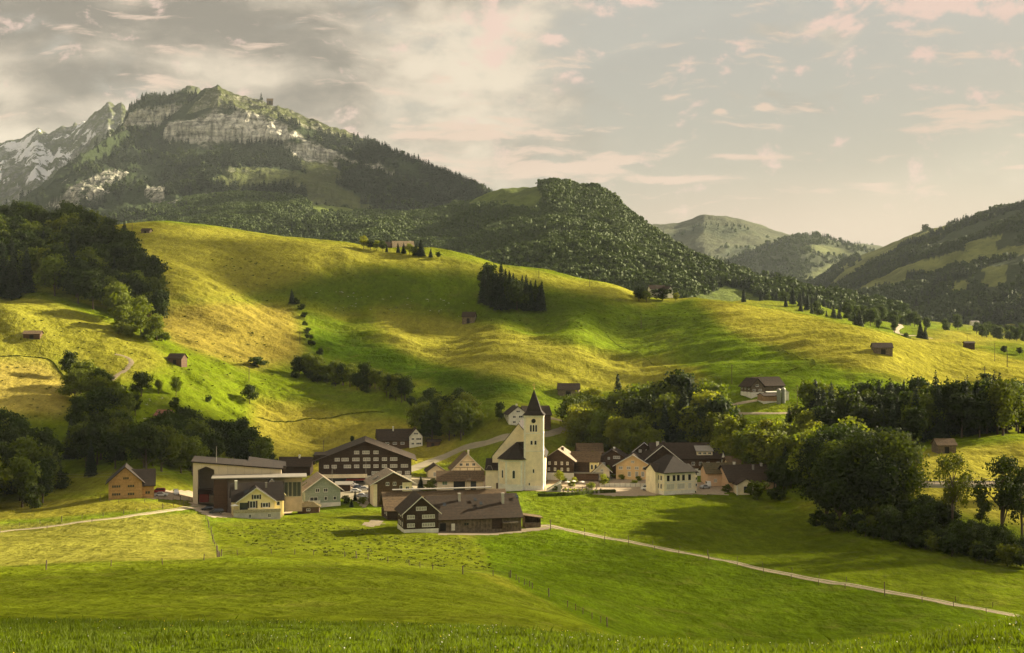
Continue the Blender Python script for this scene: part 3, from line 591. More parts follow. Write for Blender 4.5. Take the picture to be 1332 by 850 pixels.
# valley edge trees beyond the crest
def crest_trees():
    rng = random.Random(5)
    spec = [(1040,1150,1330,'spruce',34),(1100,1235,1250,'leafy',22),(1245,1332,1500,'leafy',22),(960,1060,1450,'spruce',16)]
    for a, b, D, key, n in spec:
        for i in range(n):
            px = rng.uniform(a,b); DD = D*rng.uniform(.9,1.15); p = at(px, DD); k = key if rng.random() < .7 else 'leafy'
            tree('spruce_tree' if k=='spruce' else 'leafy_tree', k, p, rng.uniform(9,17), '%s tree in the row at the valley bottom beyond the yellow crest' % ('spruce' if k=='spruce' else 'leafy'), 'tree', 'valley bottom %s trees' % k, 'spruce' if k=='spruce' else 'dark')
    for px, D, h, key, lab in ((1117,1050,22,'spruce','wide dark spruce group standing out at the valley edge'),(1112,1060,18,'spruce','dark spruce left of the valley edge group'),(1197,1100,15,'spruce','twin spruce by the winding valley track'),(1203,1100,12,'spruce','shorter twin spruce by the winding valley track'),(1179,1000,7,'leafy','small round tree by the winding valley track'),(1306,1000,6,'leafy','small tree in the green valley field'),(1326,1000,6,'leafy','small tree at the right edge of the green valley field')):
        tree('spruce_tree' if key=='spruce' else 'leafy_tree', key, at(px,D), h, lab, mk='spruce' if key=='spruce' else 'dark', wide=1.3)
crest_trees()

def merge_rest():
    """past 300 leafy trees: the smallest in the picture become one object"""
    L = [e for e in TREES if e.name.split('.')[0] == 'leafy_tree']; L.sort(key=lambda e: -e.scale.z/e.location.y)
    lone = [e for e in L if 'group' not in e]; rest = [e for e in L if 'group' in e]; keep = 290-len(lone); cut = rest[keep:]
    VV = []; FF = []; MI = []; base = 0; mats = [LM['dark'],LM['mid'],LM['light'],BARK]
    for e in cut:
        M = np.array(Matrix.LocRotScale(e.location, e.rotation_euler, e.scale))
        for c in [o for o in e.children]:
            me = c.data; n = len(me.vertices); v = np.empty(n*3, np.float32); me.vertices.foreach_get('co', v); v = v.reshape(-1,3)@M[:3,:3].T+M[:3,3]
            f = np.empty(len(me.loops), np.int32); me.loops.foreach_get('vertex_index', f); f = f.reshape(-1,4)
            VV.append(v); FF.append(f+base); base += n; MI.append(np.full(len(f), mats.index(me.materials[0]), np.int32)); bpy.data.objects.remove(c)
        TREES.remove(e); bpy.data.objects.remove(e)
    if cut:
        me = mesh_np('undergrowth_trees', np.concatenate(VV), np.concatenate(FF), mats, False); me.polygons.foreach_set('material_index', np.concatenate(MI))
        o = obj_me('woodland', me); o['kind'] = 'stuff'; o['label'] = 'smaller leafy trees filling the depths of the village woods'

# ------------------------------------------------------------------ far woods: too many to count
def far_wood(name, P, Hh, con, label):
    """one object: every tree written into one mesh"""
    rng = np.random.default_rng(len(P))
    protos = []
    for k in range(3): protos.append(broadleaf(200+k, 95, leaf=.105, nb=7, width=1.15, base=.02, rough=.12)[0])
    for k in range(3): protos.append(conifer(300+k, 60, width=.36, leaf=.085)[0])
    Vs = []; Fs = []; Ms = []; base = 0
    for k in range(6):
        sel = np.where((con if k >= 3 else ~con) & (np.arange(len(P)) % 3 == k % 3))[0]
        if not len(sel): continue
        V, Fc = protos[k]; a = rng.random(len(sel))*2*PI; s = Hh[sel]*(.8+.4*rng.random(len(sel))); c, q = np.cos(a)*s, np.sin(a)*s
        X = V[None,:,0]*c[:,None]-V[None,:,1]*q[:,None]+P[sel,0,None]; Y = V[None,:,0]*q[:,None]+V[None,:,1]*c[:,None]+P[sel,1,None]; Z = V[None,:,2]*s[:,None]+P[sel,2,None]
        Vs.append(np.stack([X,Y,Z],-1).reshape(-1,3)); n = len(V)
        Fs.append((Fc[None]+(np.arange(len(sel))*n)[:,None,None]).reshape(-1,4)+base); base += n*len(sel); Ms.append(np.full(len(Fc)*len(sel), 1 if k >= 3 else 0, np.int32))
    me = mesh_np(name, np.concatenate(Vs), np.concatenate(Fs), [LM['far'], LM['farspruce']], False)
    me.polygons.foreach_set('material_index', np.concatenate(Ms))
    o = obj_me(name, me); o['kind'] = 'stuff'; o['label'] = label; return o
def scatter(V, cov, n, seed, keep, tmax, pxlim=(-80,1420)):
    rng = np.random.default_rng(seed); nv, nu = V.shape[:2]
    j = (rng.random(n)*(nv-2)).astype(int); i = (rng.random(n)*(nu-2)).astype(int)
    d = V[j+1,i]-V[j,i]; e = V[j,i+1]-V[j,i]; area = np.linalg.norm(np.cross(d,e),axis=1); 
    ok = rng.random(n) < area/np.quantile(area,.97)
    f = rng.random(n)[:,None]; g = rng.random(n)[:,None]; P = V[j,i]+d*f+e*g
    px = CX+P[:,0]/P[:,1]*F; py = HY+(HC-P[:,2])/P[:,1]*F
    ok &= (j/(nv-1) < tmax) & (px > pxlim[0]) & (px < pxlim[1]) & (py < 470) & (rng.random(n) < keep(P, cov[j,i], px, py))
    return P[ok], px[ok], py[ok]
# patches in order: 0 far ridge, 1 summit, 2 upper cliff, 3 cliff mountain, 4 wooded hill, 5 far hill, 6 valley hill, 7 right mountain
FW = [
 (2, 30000, 11, lambda P,c,px,py: (c[:,1]>.6)*.5, .72, 14, .9, 'spruces along the top of the upper cliff', (140,290)),
 (3, 260000, 12, lambda P,c,px,py: (c[:,1]>.5)*(c[:,0]<.35)*np.clip(.35+fbm(P[:,0]/160,P[:,2]/110,5,3)*2.2+(py-150)/160,0,1)*np.clip((px-40)/120,0.05,1)*np.where((px<214)&(py<262),.22,1)*np.where((px>255)&(px<300)&(py<150),.0,1), .80, 19, .75, 'dense spruce forest below the pale cliffs', (-60,760)),
 (4, 250000, 13, lambda P,c,px,py: (c[:,1]>.5)*1.0, .72, 11, .28, 'rounded leafy forest covering the middle hill', (120,1180)),
 (5, 9000, 14, lambda P,c,px,py: (c[:,1]>.5)*.5, .7, 16, .5, 'faint forest on the most distant valley hill', (830,1200)),
 (6, 22000, 15, lambda P,c,px,py: (c[:,1]>.5)*.45, .7, 15, .4, 'hazy forest on the lower distant hill', (850,1220)),
 (7, 120000, 16, lambda P,c,px,py: (c[:,1]>.5)*np.clip(.65+fbm(P[:,0]/130,P[:,1]/160,5,3)*1.8,0,1), .75, 14, .55, 'mixed forest on the mountain at the right', (1000,1420)),
]
for k, n, seed, keep, tmax, hh, cf, lab, lim in FW:
    V, cov, t, kr = PATCH[k]; P, px, py = scatter(V, cov, n, seed, keep, tmax, lim)
    cn = fbm(P[:,0]/120, P[:,1]/120, 17, 3)*.5+.5+np.random.default_rng(seed).normal(size=len(P))*.12
    con = cn > 1-cf
    far_wood('forest', P, np.where(con, hh*1.15, hh), con, lab); print('FOREST', k, len(P))
# ------------------------------------------------------------------ buildings
WOOD_D = simple('dark_timber', (.050,.030,.018), .85, .35, 2, stripes=(2, 4.0, .45))
WOOD_R = simple('red_brown_timber', (.092,.052,.028), .85, .3, 2, stripes=(2, 4.0, .4))
WOOD_G = simple('weathered_boards', (.15,.115,.075), .9, .4, 1.2, stripes=('xy', 3.2, .55))
WOOD_O = simple('fresh_larch', (.42,.24,.10), .8, .22, 1.2, stripes=(2, 4.5, .3))
PL_W = simple('white_plaster', (.72,.68,.56), .9, .15, .5); PL_C = simple('cream_plaster', (.78,.66,.44), .9, .13, .4)
PL_Y = simple('yellow_plaster', (.78,.66,.33), .9, .08, .6); PL_O = simple('orange_plaster', (.72,.49,.23), .9, .1, .6); PL_S = simple('salmon_plaster', (.66,.45,.27), .9, .1, .6)
PL_S2 = simple('pale_cream_plaster', (.80,.70,.48), .9, .13, .4); PL_G = simple('sage_shingle', (.30,.34,.25), .9, .15, 1.5, stripes=(2, 3.5, .25)); PL_T = simple('taupe_panel', (.30,.24,.19), .85, .12, .7)
HALL = simple('sand_facade', (.66,.54,.37), .85, .07, .4, stripes=('xy', .35, .12)); CONC = simple('concrete', (.48,.44,.37), .9, .15, .8)
RF_B = simple('brown_tiles', (0.041,0.026,0.014), .85, .35, 1.2, stripes=(2, 3.0, .45), bump=.5); RF_L = simple('faded_tiles', (0.126,0.082,0.041), .85, .35, 1.5, stripes=(2, 3.0, .4), bump=.5)
RF_D = simple('slate_roof', (0.025,0.017,0.011), .8, .3, 1.0, stripes=(2, 3.0, .4)); RF_P = simple('sunlit_tone_tiles', (.27,.215,.145), .8, .25, 1.2, stripes=(2, 3.0, .3)); RF_R = simple('rust_tiles', (.26,.11,.07), .85, .3, 1.5, stripes=(2, 3.0, .4)); RF_G = simple('mossy_tiles', (0.094,0.073,0.030), .9, .35, 1.2, stripes=(2, 3.0, .4))  # RF_P: tile colour lightened to stand in for sunlight on the slopes
METAL = simple('sheet_metal', (.30,.27,.22), .5, .1, .5, .3); TRIM = simple('white_trim', (.72,.68,.58), .7, .05, 1); TRIMD = simple('dark_trim', (.05,.035,.025), .7, .1, 1)
GLASS, _n, _b = new_mat('window_glass'); _b.inputs['Base Color'].default_value = (.03,.035,.04,1); _b.inputs['Roughness'].default_value = .12; _b.inputs['Specular IOR Level'].default_value = .6
CURT = simple('curtained_glass', (.33,.31,.26), .3, .35, 3); BLIND = simple('pale_blind', (.55,.50,.38), .7, .1, 1)
DOORM = simple('door_wood', (.10,.06,.035), .7, .2, 2); RED = simple('red_fabric', (.16,.03,.02), .8, .1, 1); COPPER = simple('gilt_metal', (.5,.36,.12), .4, .1, 1, .7)
DARKIN = simple('dark_interior', (.02,.018,.015), .9, .2, 1)

class MB:
    def __init__(s): s.v = []; s.f = []; s.m = []
    def face(s, pts, mi=0): k = len(s.v); s.v += [tuple(p) for p in pts]; s.f.append(tuple(range(k, k+len(pts)))); s.m.append(mi)
    def box(s, x0, x1, y0, y1, z0, z1, mi=0):
        P = [(x0,y0,z0),(x1,y0,z0),(x1,y1,z0),(x0,y1,z0),(x0,y0,z1),(x1,y0,z1),(x1,y1,z1),(x0,y1,z1)]
        for q in ((0,3,2,1),(4,5,6,7),(0,1,5,4),(1,2,6,5),(2,3,7,6),(3,0,4,7)): s.face([P[i] for i in q], mi)
    def slab(s, quad, t, mi=0):
        """quad (4 pts) thickened downward by t"""
        lo = [(x,y,z-t) for x,y,z in quad]; s.face(quad, mi); s.face(lo[::-1], mi)
        for i in range(len(quad)): j = (i+1)%len(quad); s.face([quad[i], lo[i], lo[j], quad[j]], mi)
    def tube(s, P, R, seg=8, mi=0, cap=True):
        v, f = tube_rings(P, R, seg); k = len(s.v); s.v += [tuple(p) for p in v]
        for g in f: s.f.append(tuple(k+i for i in g)); s.m.append(mi)
        if cap: s.f.append(tuple(range(k, k+seg))[::-1]); s.m.append(mi); s.f.append(tuple(range(len(s.v)-seg, len(s.v)))); s.m.append(mi)
    def mesh(s, name, mats, smooth=False):
        me = bpy.data.meshes.new(name); me.from_pydata(s.v, [], s.f); 
        for m in (mats if isinstance(mats, (list, tuple)) else [mats]): me.materials.append(m)
        me.polygons.foreach_set('material_index', s.m)
        bm = bmesh.new(); bm.from_mesh(me); bmesh.ops.remove_doubles(bm, verts=bm.verts, dist=1e-4); bmesh.ops.recalc_face_normals(bm, faces=bm.faces); bm.to_mesh(me); bm.free()
        if smooth: me.polygons.foreach_set('use_smooth', [True]*len(me.polygons))
        return me
    def build(s, name, mats, parent=None, loc=None, smooth=False): return obj_me(name, s.mesh(name, mats, smooth), parent, loc)

def thing(name, loc, rz, label, cat, group=None):
    e = bpy.data.objects.new(name, None); link(e); e.location = loc; e.rotation_euler = (0,0,rz); e['label'] = label; e['category'] = cat; e.empty_display_size = .2
    if group: e['group'] = group
    return e
WCACHE = {}
def window(parent, face, u, z, w, h, W, Dp, n=1, pane=None, frame=None, arch=False, proud=.05, sub=True, shut=None):
    """face F/B/L/R of a body W wide (x) and Dp deep (y from 0)"""
    key = (round(w,2), round(h,2), n, (pane or GLASS).name, (frame or TRIM).name, arch, shut.name if shut else '')
    if key not in WCACHE:
        f = MB(); t = min(.13, w*.12)
        if arch:
            N = 8; out = [(-w/2,0),(w/2,0)]+[(w/2*math.cos(PI*k/N), h-w/2+w/2*math.sin(PI*k/N)) for k in range(N+1)]
            inn = [(x*.8, .1+ (y-.1)*.92 if y > 0 else .12) for x, y in out]
            for i in range(len(out)):
                j = (i+1)%len(out); a,b,c,d = out[i],out[j],inn[j],inn[i]
                f.face([(a[0],-proud,a[1]),(b[0],-proud,b[1]),(c[0],-proud,c[1]),(d[0],-proud,d[1])])
                f.face([(a[0],-proud,a[1]),(b[0],-proud,b[1]),(b[0],.05,b[1]),(a[0],.05,a[1])])
            p = MB(); p.face([(x,-.02,y) for x, y in inn])
        else:
            f.box(-w/2,w/2,-proud,.03,0,t); f.box(-w/2,w/2,-proud,.03,h-t,h); f.box(-w/2,-w/2+t,-proud,.03,t,h-t); f.box(w/2-t,w/2,-proud,.03,t,h-t)
            for k in range(1, n): x = -w/2+w*k/n; f.box(x-t*.45,x+t*.45,-proud,.03,t,h-t)
            if shut:
                f.box(-w/2-w*.28,-w/2-.02,-proud-.03,.02,0,h,1); f.box(w/2+.02,w/2+w*.28,-proud-.03,.02,0,h,1)
            f.box(-w/2-.06,w/2+.06,-proud-.05,.03,-.07,-.001)
            p = MB(); p.box(-w/2+t,w/2-t,-.02,.02,t,h-t)
        WCACHE[key] = (f.mesh('window', [frame or TRIM, shut or TRIM]), p.mesh('pane', pane or GLASS))
    fm, pm = WCACHE[key]
    pos = {'F': ((u,0,z),0), 'B': ((u,Dp,z),PI), 'L': ((-W/2,u,z),-PI/2), 'R': ((W/2,u,z),PI/2)}[face]
    o = obj_me('window', fm, parent, pos[0]); o.rotation_euler = (0,0,pos[1])
    if sub: obj_me('pane', pm, o)
    return o
def body(parent, W, Dp, h, rise, mat, axis='y', roof='gable', ovr=.7, og=.6, rmat=None, t=.22, name='wall', down=3, rl=None, trim=None, base=None, z0=0, x0=0, y0=0):
    """walls and roof; ridge along y (gable to the front) or along x. Body spans x -W/2..W/2, y 0..Dp"""
    b = MB(); X0, X1, Y0, Y1 = x0-W/2, x0+W/2, y0, y0+Dp; cx = x0; cy = y0+Dp/2; Z = z0+h; A = Z+rise; lo = z0-down
    def q(*p): b.face(p)
    if roof in ('gable','saddle') and axis == 'y':
        for y, s in ((Y0,1),(Y1,-1)): q((X0,y,lo),(X1,y,lo),(X1,y,Z),(cx,y,A),(X0,y,Z))
        q((X0,Y0,lo),(X0,Y1,lo),(X0,Y1,Z),(X0,Y0,Z)); q((X1,Y0,lo),(X1,Y1,lo),(X1,Y1,Z),(X1,Y0,Z))
    elif roof in ('gable','saddle'):
        for x in (X0,X1): q((x,Y0,lo),(x,Y1,lo),(x,Y1,Z),(x,cy,A),(x,Y0,Z))
        q((X0,Y0,lo),(X1,Y0,lo),(X1,Y0,Z),(X0,Y0,Z)); q((X0,Y1,lo),(X1,Y1,lo),(X1,Y1,Z),(X0,Y1,Z))
    else: b.box(X0,X1,Y0,Y1,lo,Z)
    w = b.build(name, mat, parent); r = MB(); e = .03
    if roof == 'gable' and axis == 'y':
        k = rise/(W/2); ex = ovr
        for s in (-1,1): r.slab([(cx,Y0-og,A+t+e),(cx+s*(W/2+ex),Y0-og,Z-k*ex+t+e),(cx+s*(W/2+ex),Y1+og,Z-k*ex+t+e),(cx,Y1+og,A+t+e)], t)
    elif roof == 'gable':
        k = rise/(Dp/2); ex = ovr
        for s in (-1,1): r.slab([(X0-og,cy,A+t+e),(X0-og,cy+s*(Dp/2+ex),Z-k*ex+t+e),(X1+og,cy+s*(Dp/2+ex),Z-k*ex+t+e),(X1+og,cy,A+t+e)], t)
    elif roof == 'hip':
        ex = ovr; L = (rl if rl is not None else max(0, (W-Dp)))/2
        if axis == 'x': R1, R2 = (cx-L,cy,A+t), (cx+L,cy,A+t)
        else: R1, R2 = (cx,cy-L,A+t), (cx,cy+L,A+t)
        a,b_,c,d = (X0-ex,Y0-ex,Z+e),(X1+ex,Y0-ex,Z+e),(X1+ex,Y1+ex,Z+e),(X0-ex,Y1+ex,Z+e)
        if axis == 'x': F4 = [(a,b_,R2,R1),(c,d,R1,R2),(d,a,R1),(b_,c,R2)]
        else: F4 = [(a,b_,R1),(b_,c,R2,R1),(c,d,R2),(d,a,R1,R2)]
        for f in F4: r.face(f)
        r.face([(p[0],p[1],p[2]) for p in (d,c,b_,a)])
        r.box(X0-ex,X1+ex,Y0-ex,Y1+ex,Z-.18,Z+.025)
    elif roof == 'flat': r.box(X0-ovr,X1+ovr,Y0-og,Y1+og,Z+.01,Z+.35)
    elif roof == 'mono': r.slab([(X0-ovr,Y0-og,Z+rise+t+e),(X1+ovr,Y0-og,Z+t+e),(X1+ovr,Y1+og,Z+t+e),(X0-ovr,Y1+og,Z+rise+t+e)], t)
    ro = r.build('roof', rmat or RF_B, parent)
    if trim and roof == 'gable' and axis == 'y':
        m = MB(); k = rise/(W/2)
        for s in (-1,1):
            x1 = cx+s*(W/2+ovr); z1 = Z-k*ovr+t+e+.02
            for y in (Y0-og-.05,):
                p = [(cx,y,A+t+e+.02),(x1,y,z1),(x1,y,z1-.32),(cx,y,A+t+e-.30)]; m.face(p); m.face([(a,b2+.048,c) for a,b2,c in p][::-1]); 
                for i in range(4): j=(i+1)%4; m.face([p[i],p[j],(p[j][0],p[j][1]+.048,p[j][2]),(p[i][0],p[i][1]+.048,p[i][2])])
        m.build('barge_board', trim, ro)
    if base:
        bh, bmat = base; p = MB(); g = .03; p.box(X0-g,X1+g,Y0-g,Y1+g,lo,z0+bh); p.build('plinth', bmat, parent)
    return w, ro
def chimney(ro, x, y, z0, z1, s=.45, mat=None):
    m = MB(); m.box(x-s,x+s,y-s,y+s,z0,z1); m.box(x-s-.1,x+s+.1,y-s-.1,y+s+.1,z1,z1+.15); m.build('chimney', mat or PL_W, ro)
def rows(t, W, Dp, spec, **k):
    for face, z, us, w, h, n in spec:
        for u in us: window(t, face, u, z, w, h, W, Dp, n, **k)
def spot(px, py):
    h = hit(px, py)
    if h is None: h = at(px, 1090)
    return h
def door(t, face, u, w, h, W, Dp, z=0, mat=None):
    m = MB(); m.box(-w/2,w/2,-.06,.03,0,h); pos = {'F': ((u,0,z),0), 'L': ((-W/2,u,z),-PI/2), 'R': ((W/2,u,z),PI/2)}[face]
    o = m.build('door', mat or DOORM, t, pos[0]); o.rotation_euler = (0,0,pos[1])
    hm = MB(); hm.box(w*.32,w*.38,-.10,-.061,h*.45,h*.5); hm.build('handle', METAL, o); return o
def balcony(t, x0, x1, y, z, dep=1.2, mat=None, hgt=1.0):
    m = MB(); m.box(x0,x1,y-dep,y-.035,z-.15,z); m.box(x0,x1,y-dep-.05,y-dep,z,z+hgt); m.box(x0-.05,x0,y-dep,y-.035,z,z+hgt); m.box(x1,x1+.05,y-dep,y-.035,z,z+hgt); return m.build('balcony', mat or WOOD_D, t)

# --- farmhouse with its long barn, in front
p = spot(548, 693); s = F/p[1]
t = thing('farmhouse', p, rad(14), 'dark timber farmhouse gable with white plinth joined to a long grey-boarded barn', 'farmhouse')
W = 44/s/math.cos(rad(14)); D1 = 12
body(t, W, D1, 6.2, 4.6, WOOD_D, 'y', rmat=RF_B, ovr=.9, og=.9, trim=TRIM, base=(1.1, PL_W))
rows(t, W, D1, [('F',1.7,(-W*.30,),2.3,1.15,3),('F',1.7,(W*.21,),3.9,1.15,5),('F',4.2,(-W*.30,),2.3,1.15,3),('F',4.2,(W*.21,),3.9,1.15,5),('F',6.7,(0,),3.2,1.1,4),('L',1.7,(3,6,9),1.2,1.2,2),('L',4.3,(3,6,9),1.2,1.2,2)], pane=CURT)
BL = 122/s
w2, r2 = body(t, BL, 16, 3.9, 5.6, WOOD_G, 'x', rmat=RF_B, ovr=1.0, og=.5, name='barn_wall', x0=W/2-2+BL/2, y0=1.5)
chimney(r2, W/2+8, 7.4, 7, 10.4, .35, CONC); chimney(r2, W/2+21.5, 6.0, 7, 10.2, .4, CONC)
for x, y in ((2.5,5),(12.5,6.5),(14,5),(26,7)):
    m = MB(); z = 4.1+(y-1.0)*.7; m.slab([(W/2+x,y,z+.25),(W/2+x+.9,y,z+.25),(W/2+x+.9,y+1.1,z+.25+.77),(W/2+x,y+1.1,z+1.02)], .12); m.build('skylight', GLASS, r2)
for x, w, h, mt in ((W/2+.8,1.8,2.3,DARKIN),(W/2+4.3,1.1,2.1,PL_W),(W/2+12.5,3.4,3.2,WOOD_G),(W/2+17,3.2,3.2,WOOD_D)):
    m = MB(); m.box(x,x+w,1.40,1.52,0,h); m.build('door', mt, t)
for x in (W/2+9,W/2+22): window(t,'F',x,1.3,1.6,1.0,W,D1,2,frame=WOOD_G).location.y = 1.5
m = MB()
for x in (W/2+20.5, W/2+23): m.box(x-.15,x+.15,.3,1.4,0,1.6)
m.box(W/2+20.3,W/2+25,.25,1.4,1.6,2.0); m.build('hay_rack', WOOD_G, t)
sp = spot(693, 688); t = thing('lean_to_shed', (sp[0], sp[1]+2, sp[2]), rad(10), 'small lean-to shed with open front at the right end of the long barn', 'shed')
b = MB(); b.box(-2.6,2.6,3.6,4,-1,3.4); b.box(-2.6,-2.4,0,3.6,-1,3.4); b.box(2.4,2.6,0,3.6,-1,2.9); b.box(-2.4,2.4,0,.15,-1,1.6); b.build('wall', WOOD_G, t)
m = MB(); m.slab([(-3.1,-1,4.2),(3.2,-1,3.2),(3.2,4.4,3.2),(-3.1,4.4,4.2)], .2); m.build('roof', RF_L, t)
# --- rear hall of the farm
p = at(506, 458); t = thing('barn', p, rad(12), 'long brown-tiled barn with a pale metal ridge behind the front farmhouse', 'barn')
L = 150/1830*470/math.cos(rad(12))
w, r = body(t, L, 14, 3.4, 4.6, WOOD_D, 'x', rmat=RF_L, ovr=1.0, og=1.2, x0=L/2-.5)
m = MB(); m.slab([(2,6.2,8.9),(L-4,6.2,8.9),(L-4,7.8,9.0),(2,7.8,9.0)], .25); m.build('ridge_vent', METAL, r)
for u in (2.5, 6.5, 10): window(t,'L',u,1.2,1.5,1.1,L,14,2).location.x = -.5
m = MB(); m.box(-1.2,-.52,8,11,0,2.6); m.build('door', DOORM, t)

# --- yellow house
p = spot(334, 675); s = F/p[1]; t = thing('yellow_house', p, rad(14), 'yellow house with dark roof, wide terrace and white parasol at the grass edge', 'house')
W = 46/s; Dp = 11
w, r = body(t, W, 9, 5.6, 4.0, PL_Y, 'y', rmat=RF_D, ovr=1.0, og=.9, trim=TRIM, y0=2, base=None)
w, r3 = body(t, 16, 9, 5.8, 4.6, PL_Y, 'x', rmat=RF_D, ovr=.8, og=.6, name='wall', x0=.6, y0=4.5)
rows(t, W, Dp, [('F',6.0,(0,),1.9,1.5,2),('F',3.2,(-1.2,),2.0,2.3,2),('F',3.3,(2.9,),1.9,1.5,2)], shut=TRIMD)
for o in t.children:
    if o.name.startswith('window'): o.location.y = 2
window(t,'F',7.2,3.4,1.2,1.4,W,Dp,1).location.y = 4.5
m = MB(); m.box(-W/2+.4,-W/2+3.0,1.96,2.02,2.7,5.0); m.build('patio_door', GLASS, t)
m = MB(); m.box(-W/2-1.6,W/2+1.8,-.4,2.2,-3,2.3); m.build('terrace', CONC, t)
m = MB(); m.box(-W/2-1.7,W/2+1.9,-.55,-.41,2.1,3.1); m.box(-W/2-1.75,-W/2-1.61,-.4,2.2,2.1,3.1); m.build('parapet', simple('mossy_stone',(.36,.31,.2),.9,.3,2), t)
for x in (-2.2, 4.0): window(t,'F',x,.3,1.0,1.3,W,Dp,2).location.y = -.4
chimney(r3, -6.2, 7.5, 8.6, 11.4, .4); chimney(r3, 3.5, 7.0, 9, 10.6, .3, METAL)
for x, y, z in ((-3.6,5.5,0),): m = MB(); m.slab([(x,5.4,7.35),(x+1.6,5.4,7.35),(x+1.6,6.6,8.55),(x,6.6,8.55)], .1); m.build('skylight', GLASS, r3)
w, r = body(t, 8, 16, 6.2, 4.8, PL_C, 'y', rmat=RF_D, ovr=.7, og=.7, name='wall', x0=5.8, y0=13.8, trim=TRIM)
q = (p[0]-6.9, p[1]-1.2, p[2]+2.3)
pt = thing('parasol', q, 0, 'small white parasol open on the terrace of the yellow house', 'parasol')
m = MB(); m.tube([(0,0,0),(0,0,2.4)],[.035,.03]); m.build('pole', METAL, pt)
m = MB()
for k in range(8):
    a, b2 = 2*PI*k/8, 2*PI*(k+1)/8; m.face([(0,0,2.6),(1.4*math.cos(a),1.4*math.sin(a),2.1),(1.4*math.cos(b2),1.4*math.sin(b2),2.1)])
m.build('canopy', TRIM, pt)

# --- long hall with open portal
p = spot(251, 655); s = F/p[1]; t = thing('community_hall', (p[0], p[1], p[2]), rad(9), 'long sand-coloured hall with sloping roof and a tall open portal full of timber', 'hall')
L = 112/s/math.cos(rad(9)); hl = 53/s; hr = 42/s; ph = 50/s; pw = 21/s; Dh = 17
b = MB(); x1 = 1.6; x2 = x1+pw; hz = lambda x: hl+(hr-hl)*x/L
b.box(0,x1,0,Dh,-3,hz(0)-.0); b.face([(x2,0,-3),(L,0,-3),(L,0,hr),(x2,0,hz(x2))]); b.face([(x1,0,ph-1.8),((x1+x2)/2,0,ph-.6),(x2,0,ph-1.8),(x2,0,hz(x2)),(x1,0,hz(0))])
b.face([(L,0,-3),(L,Dh,-3),(L,Dh,hr),(L,0,hr)]); b.face([(0,Dh,-3),(L,Dh,-3),(L,Dh,hr),(0,Dh,hl)]); b.face([(x1,0,hz(0)),(x2,0,hz(x2)),(x2,0.3,hz(x2)),(x1,.3,hz(0))])
b.face([(x2,0,-3),(x2,9,-3),(x2,9,hz(x2)),(x2,0,hz(x2))]); b.face([(x1,9,-3),(x2,9,-3),(x2,9,hz(x2)),(x1,9,hz(x1))])
b.build('wall', HALL, t)
m = MB(); m.slab([(-.6,-.7,hl+.5),(L+.6,-.7,hr+.45),(L+.6,Dh+.6,hr+.45),(-.6,Dh+.6,hl+.5)], .4); m.build('roof', RF_D, t)
m = MB(); m.box(x1+.05,x2-.05,8.6,8.9,-1,ph); m.build('back_panel', PL_T, t)
for x in (L*.50, L*.655): window(t,'F',x,hr*.5+1.1,3.2 if x > L*.6 else 2.8,1.7,0,0,2,frame=TRIMD)
m = MB(); m.tube([(L*.26,2,hz(L*.26)),(L*.26,2,hz(L*.26)+6)],[.12,.06]); m.build('mast', METAL, t)
m = MB(); m.slab([(L*.78-5,8,hr+1.4),(L*.78+8,8,hr+.3),(L*.78+8,Dh+5,hr+.3),(L*.78-5,Dh+5,hr+2.4)], 1.6); m.build('rear_roof', RF_D, t)
# stacked goods inside the portal
for i, (dx, dz, w_, h_, mt) in enumerate(((.3,0,3.2,2.8,RED),(3.7,0,2.4,2.4,WOOD_G))):
    o = thing('pallet_stack', (0,0,0), 0, ('dark red bundled load standing in the hall portal','grey board load standing in the hall portal')[i], 'load'); o.matrix_world = Matrix.Translation(p)@Matrix.Rotation(rad(9),4,'Z')@Matrix.Translation((x1+dx,1.2,0))
    m = MB(); m.box(0,w_,0,3,.15,h_); m.build('load', mt, o); m = MB(); [m.box(0,w_,y,y+.2,-.2,.15) for y in (0,1.4,2.8)]; m.build('pallet', WOOD_G, o)
o = thing('log_pile', (0,0,0), 0, 'dark pile of poles and tarps on top of the loads in the hall portal', 'pile'); o.matrix_world = Matrix.Translation(p)@Matrix.Rotation(rad(9),4,'Z')@Matrix.Translation((x1-.5,1,2.85))
m = MB(); rg = random.Random(4)
for k in range(26): y = rg.uniform(0,3); z = rg.uniform(.0,1.5); m.tube([(rg.uniform(-.3,.6),y,z),(pw-rg.uniform(0,.8),y+rg.uniform(-.3,.3),z+rg.uniform(-.3,.3))],[.16,.13],6)
m.build('poles', WOOD_D, o)
# flat-roofed wing
t = thing('flat_roofed_wing', (0,0,0), 0, 'low flat-roofed wing with timber end wall and glazed shopfront before the long hall', 'building'); t.matrix_world = Matrix.Translation(p)@Matrix.Rotation(rad(9),4,'Z')@Matrix.Translation((x2+.3,-9,0.6))
m = MB(); wl = 17/s; m.box(0,wl,0,8.9,-3,33/s); m.build('timber_wall', WOOD_R, t); wl2 = 112/s
m = MB(); m.box(wl+.02,wl2,1.2,8.9,-3,31.5/s); m.build('wall', PL_T, t)
m = MB(); m.box(-.8,wl2+1.5,-1,8.95,33/s+.02,33/s+.36); m.build('flat_roof', METAL, t)
door(t,'F',wl+3.8,1.6,2.4,0,0).location.y = 1.2
for k, u in enumerate((.60,.68,.78,.90)): window(t,'F',wl+(wl2-wl)*u,2.0,4.2,5.0,0,0,3,frame=METAL).location.y = 1.2
# --- small roof beyond the hall
p = at(383, 585); t = thing('chalet', p, rad(0), 'low brown roof peeping out behind the flat-roofed wing', 'house'); w, r = body(t, 13, 9, 4.2, 3.2, WOOD_D, 'x', rmat=RF_B); chimney(r, 1.5, 4, 6, 8.3, .3)

